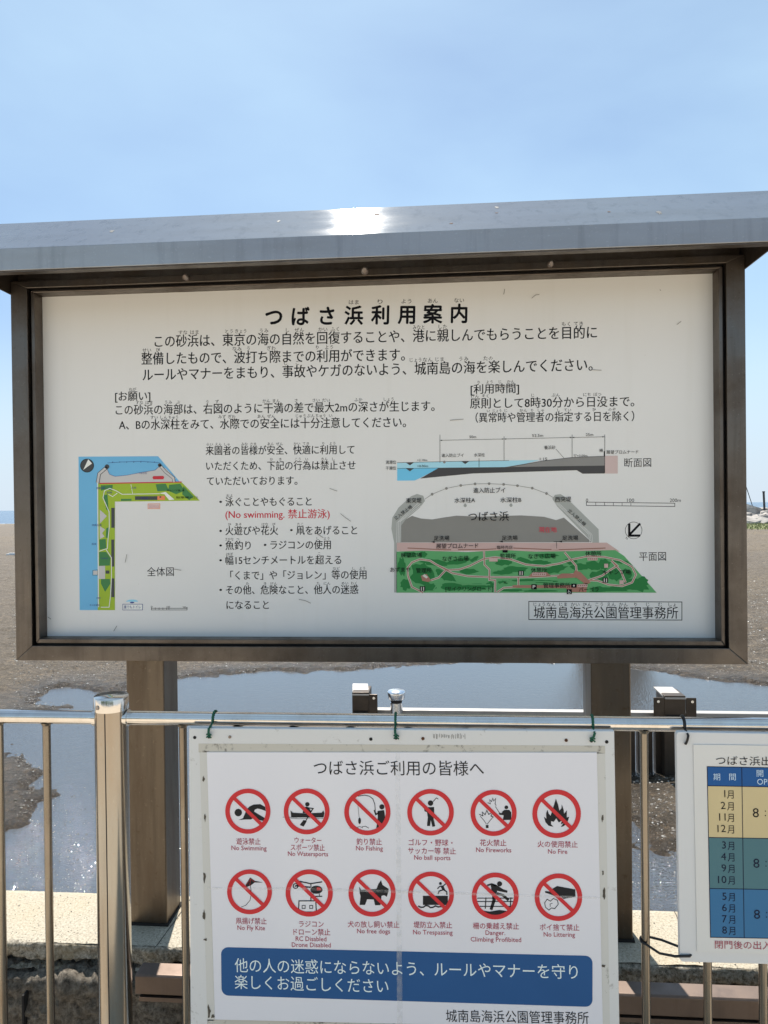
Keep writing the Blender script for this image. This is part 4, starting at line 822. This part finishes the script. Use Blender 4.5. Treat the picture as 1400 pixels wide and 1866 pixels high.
# old tape borders with grime, poster sheet
p = Print(BYf); 
p.poly([(362, 1355), (1103, 1359), (1103, 1373), (362, 1371)], 0, 1); p.poly([(364, 1371), (378, 1371), (391, 1860), (378, 1860)], 1, 1)
p.poly([(1088, 1371), (1103, 1373), (1112, 1880), (1098, 1880)], 1, 1); p.poly([(378, 1858), (1105, 1874), (1105, 1884), (378, 1868)], 0, 1)
p.build('tape_border', [M['grime'], M['peel']], RB)
PF = BYf - .0022
poster = quad_slab([(377, 1371), (1088, 1371.5), (1099, 1874), (392, 1858)], PF, BYf - .0006, 'poster', M['poster'], RB, 0)
PW_ = (165, 165, 180)
RD_, BK_, DR_, BL_, WT_ = ink((160, 42, 50), PW_), ink((26, 26, 32), PW_), ink((128, 44, 66), PW_), ink((32, 66, 116), PW_), ink((170, 180, 200), PW_)
L1 = lambda x, y: (330 + x / 3.2558, 1290 + y / 3.2558); R1 = lambda x, y: (720 + x / 3.2558, 1290 + y / 3.2558)
L2 = lambda x, y: (330 + x / 3.2558, 1560 + y / 3.2558); R2 = lambda x, y: (720 + x / 3.2558, 1560 + y / 3.2558)
def picto(cv, cx, cy, r, label, draw, captions):
    p = Print(PF, cv); draw(p)
    ri = r * .80
    p.ring(cx, cy, r, ri, 1, 3); w = r * .155; a = math.pi / 4 - .02; d = np.array([math.cos(a), math.sin(a)]) ; c = np.array([cx, cy])
    p.stroke([tuple(c - d * ri * 1.04), tuple(c + d * ri * 1.04)], w, 1, 4)
    o = p.build('prohibition_symbol', [BK_, RD_], poster, label=label)
    p = Print(PF)
    for s_, x0, x1, y, sz in captions: line(p, s_, x0, y, x1, y + (x1 - x0) * .012, sz, 0, 2, res=2, bold=.002)
    p.build('caption', [DR_], poster)
def d1(p):
    p.disc(340, 621, 22, 0, 2); p.poly([(342, 665), (368, 655), (388, 608), (405, 586), (430, 574), (470, 571), (500, 588), (503, 612), (480, 603), (455, 597), (438, 604), (434, 616), (500, 655), (497, 673), (462, 664), (436, 650), (415, 662), (385, 662)], 0, 2)
def d2(p):
    p.disc(750, 572, 13, 0, 2); p.poly([(650, 608), (664, 622), (735, 626), (835, 622), (845, 608), (851, 625), (846, 650), (654, 650)], 0, 2); p.poly([(722, 624), (728, 590), (748, 586), (768, 604), (772, 624)], 0, 2)
    p.stroke([(745, 592), (785, 597), (768, 618)], 6, 0, 2); p.stroke([(782, 600), (735, 680)], 5, 0, 2); p.poly([(728, 664), (746, 673), (728, 704), (705, 695)], 0, 2); p.stroke([(604, 648), (690, 650)], 2, 0, 2); p.stroke([(650, 655), (700, 658), (760, 654), (850, 657)], 2, 0, 2)
def d3(p):
    p.disc(1192, 587, 15, 0, 2); p.poly([(1166, 612), (1205, 606), (1212, 650), (1205, 685), (1190, 700), (1183, 680), (1172, 708), (1158, 712), (1166, 676), (1168, 640)], 0, 2); p.stroke([(1148, 606), (1156, 632), (1175, 622)], 9, 0, 2)
    p.stroke([(1153, 610), (1150, 570), (1138, 540), (1118, 524), (1090, 518), (1050, 524)], 4, 0, 2); p.stroke([(1050, 580), (1057, 650)], 2, 0, 2); p.disc(1060, 670, 8, 0, 2, ry=19); p.stroke([(1035, 712), (1060, 704), (1080, 712)], 2.5, 0, 2); p.stroke([(1075, 705), (1095, 702), (1115, 714)], 3, 0, 2); p.stroke([(1000, 712), (1035, 722)], 2, 0, 2)
def d4(p):
    p.disc(211, 565, 16, 0, 2); p.poly([(186, 590), (232, 588), (233, 630), (228, 652), (239, 702), (222, 706), (213, 665), (208, 701), (190, 700), (195, 650), (190, 618), (176, 614), (172, 598)], 0, 2); p.stroke([(226, 556), (246, 534), (257, 541)], 4, 0, 2)
def d5(p):
    p.disc(661, 590, 11, 0, 2); p.poly([(638, 614), (650, 605), (678, 605), (690, 620), (690, 665), (640, 665), (645, 637), (620, 634), (616, 622), (634, 624)], 0, 2); p.stroke([(622, 626), (596, 585)], 3, 0, 2)
    p.stroke([(500, 632), (522, 640), (518, 618), (535, 634), (545, 608), (556, 632), (580, 618), (570, 642), (585, 648)], 4.5, 0, 2); p.stroke([(506, 642), (528, 668), (543, 690)], 3, 0, 2); p.stroke([(582, 648), (565, 668), (548, 690)], 3, 0, 2); p.rect(539, 695, 555, 713, 0, 2)
    p.stroke([(550, 562), (566, 570), (562, 545), (573, 556), (581, 535), (586, 553), (598, 536), (594, 570), (600, 580)], 3.5, 0, 2)
def d6(p):
    p.poly([(884, 645), (898, 658), (897, 625), (905, 604), (912, 628), (924, 640), (936, 600), (944, 575), (955, 539), (968, 575), (976, 610), (988, 596), (990, 572), (1001, 605), (1003, 628), (1020, 609), (1019, 650), (1034, 646), (1024, 678), (1003, 701), (984, 707), (1000, 684), (984, 690), (992, 668), (972, 680), (957, 655), (942, 676), (926, 672), (926, 690), (940, 706), (912, 699), (893, 678)], 0, 2)
def d7(p):
    p.poly([(410, 127), (440, 148), (488, 157), (437, 157), (412, 176), (386, 184), (384, 168), (398, 148)], 0, 2); p.stroke([(412, 175), (418, 220), (410, 262), (385, 292), (358, 302)], 3, 0, 2)
    for q in ((388, 168), (408, 176), (437, 152)): p.stroke([(414, 135), q], 1.6, 1, 3)
def d8(p):
    p.stroke([(703, 150), (770, 164), (838, 153)], 7, 0, 2); p.stroke([(680, 176), (770, 186)], 8, 0, 2); p.ring(680, 178, 17, 11, 0, 2); p.disc(680, 178, 5, 0, 2); p.disc(804, 200, 36, 0, 2, ry=24); p.stroke([(770, 164), (772, 184)], 5, 0, 2); p.stroke([(772, 240), (838, 239)], 6, 0, 2); p.stroke([(785, 222), (783, 240)], 4, 0, 2); p.stroke([(820, 220), (822, 239)], 4, 0, 2)
    p.poly([(806, 184), (826, 186), (834, 202), (806, 203)], 2, 3)
    p.stroke([(700, 266), (800, 266), (803, 332), (698, 332)], 6, 0, 2, closed=True); p.stroke([(771, 228), (771, 266)], 6, 0, 2)
    for x in (728, 773): p.stroke([(x - 9, 293), (x + 9, 293), (x + 9, 311), (x - 9, 311)], 4, 0, 2, closed=True)
def d9(p): p.poly([(1057, 182), (1070, 202), (1160, 195), (1172, 165), (1187, 144), (1196, 172), (1232, 195), (1231, 212), (1221, 242), (1206, 232), (1190, 236), (1184, 291), (1152, 292), (1144, 258), (1105, 256), (1092, 290), (1060, 290), (1066, 240), (1060, 215)], 0, 2)
def d10(p):
    p.rect(166, 236, 314, 290, 0, 2); p.stroke([(138, 296), (152, 304), (168, 304), (182, 294), (198, 296), (210, 306), (226, 304), (240, 296), (256, 302), (276, 300)], 8, 0, 2); p.disc(270, 163, 8.5, 0, 2)
    p.stroke([(252, 194), (266, 180), (286, 178), (302, 164)], 6, 0, 2); p.stroke([(280, 180), (290, 202)], 16, 0, 2); p.stroke([(288, 200), (262, 208), (256, 226)], 7, 0, 2); p.stroke([(290, 200), (306, 212), (308, 230)], 8, 0, 2)
def d11(p):
    for y in (250, 270, 299): p.stroke([(488, y), (702, y)], 5, 0, 2)
    for x in (540, 688): p.stroke([(x, 246), (x - 4, 312)], 6, 0, 2)
    p.disc(621, 165, 15, 0, 2); p.stroke([(548, 174), (575, 166), (600, 176)], 10, 0, 2); p.poly([(568, 170), (600, 170), (640, 196), (668, 206), (666, 218), (634, 212), (606, 206), (602, 232), (598, 262), (578, 322), (562, 316), (578, 262), (576, 225)], 0, 2); p.stroke([(605, 222), (640, 232), (674, 262)], 15, 0, 2); p.poly([(515, 322), (560, 330), (620, 320), (665, 326), (640, 348), (590, 352), (545, 345)], 0, 2)
def d12(p):
    p.poly([(930, 196), (962, 178), (1070, 198), (1071, 242), (1000, 254), (985, 238), (960, 244), (925, 228), (892, 218), (890, 208), (935, 212)], 0, 2); p.stroke([(888, 278), (903, 256), (922, 268), (940, 252), (964, 262), (969, 286), (948, 312), (928, 308), (914, 321), (893, 304)], 4, 0, 2, closed=True); p.stroke([(922, 300), (920, 285), (934, 280)], 3, 0, 2)
J = 13.0; E_ = 12.0
picto(L1, 397, 613, 134, 'no swimming symbol, first in the upper row', d1, [('遊泳禁止', 431, 475, 1533, J), ('No Swimming', 422, 486, 1545.5, E_)])
picto(L1, 746, 614, 136, 'no watersports symbol with a canoe', d2, [('ウォーター', 537, 586, 1531, 12), ('スポーツ禁止', 530, 592, 1544, J), ('No Watersports', 525, 598, 1556, E_)])
picto(L1, 1106, 618, 137, 'no fishing symbol with rod and fish', d3, [('釣り禁止', 650, 696, 1533.5, J), ('No Fishing', 649, 698, 1546, E_)])
picto(R1, 211, 619, 138, 'no ball sports symbol with a golfer', d4, [('ゴルフ・野球・', 745, 825, 1535, J), ('サッカー等 禁止', 744, 831, 1550, J), ('No ball sports', 755, 821, 1563, E_)])
picto(R1, 585, 623, 137, 'no fireworks symbol', d5, [('花火禁止', 875, 923, 1535.5, J), ('No Fireworks', 868, 932, 1549, E_)])
picto(R1, 959, 628, 144, 'no fire symbol with a flame', d6, [('火の使用禁止', 980, 1053, 1538, J), ('No Fire', 999, 1034, 1552, E_)])
picto(L2, 407, 212, 133, 'no kite flying symbol', d7, [('凧揚げ禁止', 430, 486, 1678, J), ('No Fly Kite', 433, 483, 1691, E_)])
picto(L2, 761, 219, 140, 'no drones symbol with helicopter and remote control', d8, [('ラジコン', 545, 590, 1683.5, J), ('ドローン禁止', 535, 602, 1698, J), ('RC Disabled', 539, 595, 1711, E_), ('Drone Disabled', 532, 603, 1722, E_)])
picto(L2, 1134, 219, 140, 'no free dogs symbol', d9, [('犬の放し飼い禁止', 634, 728, 1684, J), ('No free dogs', 651, 711, 1697, E_)])
picto(R2, 214, 228, 136, 'no trespassing symbol with a breakwater', d10, [('堤防立入禁止', 754, 824, 1685, J), ('No Trespassing', 753, 825, 1699, E_)])
picto(R2, 595, 237, 139, 'no climbing symbol with a fence', d11, [('柵の乗越え禁止', 862, 946, 1687, J), ('Danger.', 885, 921, 1700, E_), ('Climbing Profibited', 858, 950, 1712, E_)])
picto(R2, 970, 244, 141, 'no littering symbol with a hand dropping paper', d12, [('ポイ捨て禁止', 984, 1056, 1689.5, J), ('No Littering', 991, 1048, 1703, E_)])
p = Print(PF); line(p, 'つばさ浜ご利用の皆様へ', 572, 1399, 882, 1400, 29, 0, 2, bold=.0); line(p, '城南島海浜公園管理事務所', 813, 1851, 1073, 1855, 24.5, 0, 2); p.build('poster_heading', [BK_], poster)
p = Print(PF)
def rrect(c, r):
    (x0, y0), (x1, y1), (x2, y2), (x3, y3) = c; out = []
    cs = [np.array(q, float) for q in c]
    for i in range(4):
        A = cs[i - 1]; B = cs[i]; C = cs[(i + 1) % 4]; u = (A - B) / np.linalg.norm(A - B); v = (C - B) / np.linalg.norm(C - B); P0 = B + u * r; P1 = B + v * r; O = B + u * r + v * r
        for t in np.linspace(0, 1, 7): 
            a = t * math.pi / 2; out.append(tuple(O - v * r * math.cos(a) - u * r * math.sin(a)))
    return out
p.poly(rrect([(403, 1726), (1080, 1742), (1080, 1835), (404, 1814)], 13), 0, 2)
line(p, '他の人の迷惑にならないよう、ルールやマナーを守り', 428, 1758.5, 1053, 1771, 28, 1, 3); line(p, '楽しくお過ごしください', 428, 1789, 708, 1797, 28, 1, 3); p.build('blue_band', [BL_, WT_], poster)
p = Print(PF); p.lay = 6
p.poly([(378, 1616), (560, 1617), (735, 1622), (1100, 1634), (1101, 1638), (735, 1627), (560, 1622), (378, 1620)], 0, 6); p.poly([(721, 1372), (729, 1372), (734, 1866), (724, 1866)], 0, 7); p.build('clear_tape', [M['tape']], poster)
# holes, rusty screws, tape scraps
for px_, py_, kd in ((355, 1344, 'h'), (381, 1343, 'h'), (419, 1343, 's'), (676, 1347, 'h'), (722, 1345, 'h'), (771, 1346, 'r'), (1032, 1349, 'r'), (1078, 1350, 'h'), (1106, 1352, 'h')):
    c = at(px_, py_, 1, BYf); b = MB(); r = .0032 if kd == 'r' else (.0034 if kd == 'h' else .003)
    b.tube([(c[0], BYf + .0005, c[2]), (c[0], BYf - .0008 - (.001 if kd != 'h' else 0), c[2])], [r, r * .9], 14); b.build('screw' if kd != 'h' else 'tie_hole', M['rust' if kd == 'r' else ('screw' if kd == 's' else 'hole')], RB)
p = Print(BYf)
random.seed(5)
for (x, y, w, h) in ((372, 1667, 5, 16), (373, 1597, 5, 20), (375, 1712, 7, 5), (381, 1842, 6, 22), (388, 1852, 8, 6), (1100, 1760, 8, 5), (1101, 1628, 5, 20), (1099, 1590, 3, 8), (1098, 1490, 4, 16), (374, 1490, 4, 14), (371, 1420, 4, 10)):
    pts = [(x + w * .5 * math.cos(t) * random.uniform(.5, 1.4), y + h * .5 * math.sin(t) * random.uniform(.5, 1.4)) for t in np.linspace(0, 2 * math.pi, 12, endpoint=False)]; p.poly(pts, 0, 3)
for k in range(22):
    x = 790 + k * 2.7 + random.uniform(-1, 1); p.stroke([(x, 1338 + random.uniform(-2, 2)), (x + random.uniform(-1, 1), 1343 + random.uniform(0, 4))], .6, 0, 3)
p.build('grime_marks', [flat('grime', (.10, .085, .065), .8)], RB)

# ties
def cord(name, px0, px1, yb_, col, label, cat, r=.0016, twist=True, group=None):
    c = at(px0, 1306, 1, RY); h = at(px1, yb_, 1, BYf - .002); x0 = c[0]; x1 = h[0]; pts = []
    for t in np.linspace(0, 1, 26):
        a = math.pi * (0.15 + 0.93 * t); x = x0 + (x1 - x0) * t * .25; pts.append(Vector((x, RY + (RR + r) * math.cos(a) * 1.02, rz + (RR + r) * math.sin(a) * 1.02)))
    A = pts[-1].copy()
    for t in np.linspace(0, 1, 24)[1:]:
        pts.append(Vector((A.x + (x1 - A.x) * t, min(A.y, BYf - .003) * min(1, t * 4) + A.y * (1 - min(1, t * 4)) - .003 * math.sin(math.pi * t), A.z + (h[2] - A.z) * t)))
    e = pts[-1]; pts.append(Vector((e.x, BYf + .001, e.z - .001)))
    b = MB()
    if twist:
        for s_ in (0, math.pi):
            b.tube([q + Vector((math.cos(i * 1.0 + s_), .4 * math.sin(i * 1.0 + s_), .3 * math.sin(i + s_))) * r * .75 for i, q in enumerate(pts)], r * .95, 7)
        for kz in (-.002, .003): b.tube([(e.x - .004, e.y - .001, e.z + kz), (e.x + .001, e.y - .004, e.z + kz + .003), (e.x + .005, e.y - .001, e.z + kz - .001)], r, 7)
    else: b.tube(pts, r, 8)
    return tag(b.build(name, col), label, cat, group)
cord('green_cord', 392, 381, 1341, M['rope'], 'green twisted cord at the upper left corner of the rules board', 'cord', group='green cords on the handrail')
cord('green_cord', 721, 722, 1343, M['rope'], 'green twisted cord at the middle of the rules board, below the chrome knob', 'cord', group='green cords on the handrail')
cord('green_cord', 1080, 1079, 1348, M['rope'], 'green twisted cord at the upper right corner of the rules board', 'cord', group='green cords on the handrail')

# ================================================================== OPENING HOURS BOARD
HB = empty('opening_hours_board', (1.0, BYf, at(1400, 1757, 1, BYf)[2]), 'white board with the monthly opening hours table, tied to the railing at right', 'sign board')
def slab_poly(pts, yf, yb, name, mat, parent, bev=0.0):
    P = [at(x, y, 1, yf) for x, y in pts]; n = len(P); b = MB(); b.add([(q[0], yf, q[2]) for q in P] + [(q[0], yb, q[2]) for q in P], [tuple(range(n))[::-1], tuple(range(n, 2 * n))] + [(i, (i + 1) % n, n + (i + 1) % n, n + i) for i in range(n)]); return b.build(name, mat, parent, bev)
slab_poly(rrect([(1233, 1334), (1640, 1341), (1640, 1764), (1240, 1753)], 6), BYf, BYk, 'backing_board', M['board2'], HB, .001)
sheet = slab_poly([(1264, 1357), (1622, 1362), (1622, 1745), (1271, 1735)], BYf - .002, BYf - .0005, 'sheet', M['paper2'], HB)
HW = (165, 163, 160); HM = [ink((26, 66, 110), HW), ink((160, 144, 108), HW), ink((62, 90, 94), HW), ink((46, 86, 116), HW), ink((16, 22, 40), HW), ink((150, 165, 185), HW), ink((30, 26, 24), HW), ink((128, 58, 66), HW)]
p = Print(BYf - .002); XR = 1600
def yr(y, x): return y + (x - 1290) * .018
def band(x0, y0, y1, m): p.poly([(x0, y0), (XR, yr(y0, XR)), (XR, yr(y1, XR)), (x0 + 1.5, y1)], m, 1)
band(1289, 1397, 1432, 0); band(1290.5, 1432, 1526, 1); band(1292, 1526, 1619, 2); band(1293.5, 1619, 1708, 3)
for y in (1432, 1526, 1619): p.stroke([(1290 + (y - 1397) * .016, y), (XR, yr(y, XR))], 1.3, 4, 2)
p.stroke([(1289, 1397), (XR, yr(1397, XR)), (XR, yr(1708, XR)), (1295, 1708)], 1.3, 4, 2, closed=True)
for x in (1352, 1450, 1530): p.stroke([(x, yr(1397, x)), (x + 4.5, yr(1708, x))], 1.3, 4, 2)
p.build('table', HM, sheet)
p = Print(BYf - .002); line(p, 'つばさ浜出入口', 1305, 1385.5, 1446, 1388, 18, 6, 3); 
line(p, '期', 1300, 1415.5, 1312.5, 1415.5, 14, 5, 3); line(p, '間', 1329, 1415.5, 1341, 1415.5, 14, 5, 3); line(p, '開', 1379, 1409, 1391, 1409, 14, 5, 3); line(p, 'OPEN', 1380, 1425, 1416, 1425.5, 15, 5, 3)
for s_, y, m in (('1月', 1447.5, 6), ('2月', 1469, 6), ('11月', 1490, 6), ('12月', 1511, 6), ('3月', 1541, 4), ('4月', 1562, 4), ('9月', 1583, 4), ('10月', 1604, 4), ('5月', 1634.5, 4), ('6月', 1655, 4), ('7月', 1675.5, 4), ('8月', 1696, 4)):
    dx = (y - 1447) * .012; wd = 11 if len(s_) == 2 else 21; xa_ = 1313 if len(s_) == 2 else 1303
    line(p, s_[:-1], xa_ + dx, y - .5, 1322 + dx, y - .5, 19, m, 3, ink_w=False); line(p, '月', 1325 + dx, y, 1337 + dx, y, 17, m, 3)
for y, m in ((1482, 6), (1574, 4), (1667, 4)):
    dx = (y - 1482) * .012; line(p, '8', 1372 + dx, y, 1383 + dx, y, 24, m, 3); p.disc(1395 + dx, y - 4, 1.1, m, 3); p.disc(1395 + dx, y + 4, 1.1, m, 3); line(p, '30', 1404 + dx, y, 1424 + dx, y, 24, m, 3)
line(p, '閉門後の出入', 1303, 1721, 1406, 1723, 16, 7, 3); p.build('lettering', HM, sheet)
cord('black_tie', 1245, 1250, 1355, M['black'], 'black cable tie over the handrail above the opening hours board', 'cable tie', .0022, False)
# lower tie: loop round the baluster and the board edge
bxx = at(1178, 1738, 1, RY)[0]; zl = at(1178, 1735, 1, RY)[2]; ex = at(1260, 1742, 1, BYf - .002); ez = ex[2]
b = MB(); pts = [(ex[0], BYf + .001, ez), (ex[0] - .003, BYf - .003, ez), (ex[0] - .03, BYf - .0035, ez - .001), (bxx + .015, BYf - .001, ez + .002)]
pts += [(bxx + .0105 * math.cos(a), RY + .0105 * math.sin(a), ez + .004 + .004 * (a + 4.7) / 3.1 * -1 + .004) for a in np.linspace(-1.9, -4.7, 9)] + [(bxx + .03, RY + .006, ez + .004), (bxx + .065, BYk + .004, ez + .002)]
b.tube(pts, .0024, 8); tag(b.build('black_tie', M['black']), 'black cable tie looped round a baluster below the opening hours table', 'cable tie')
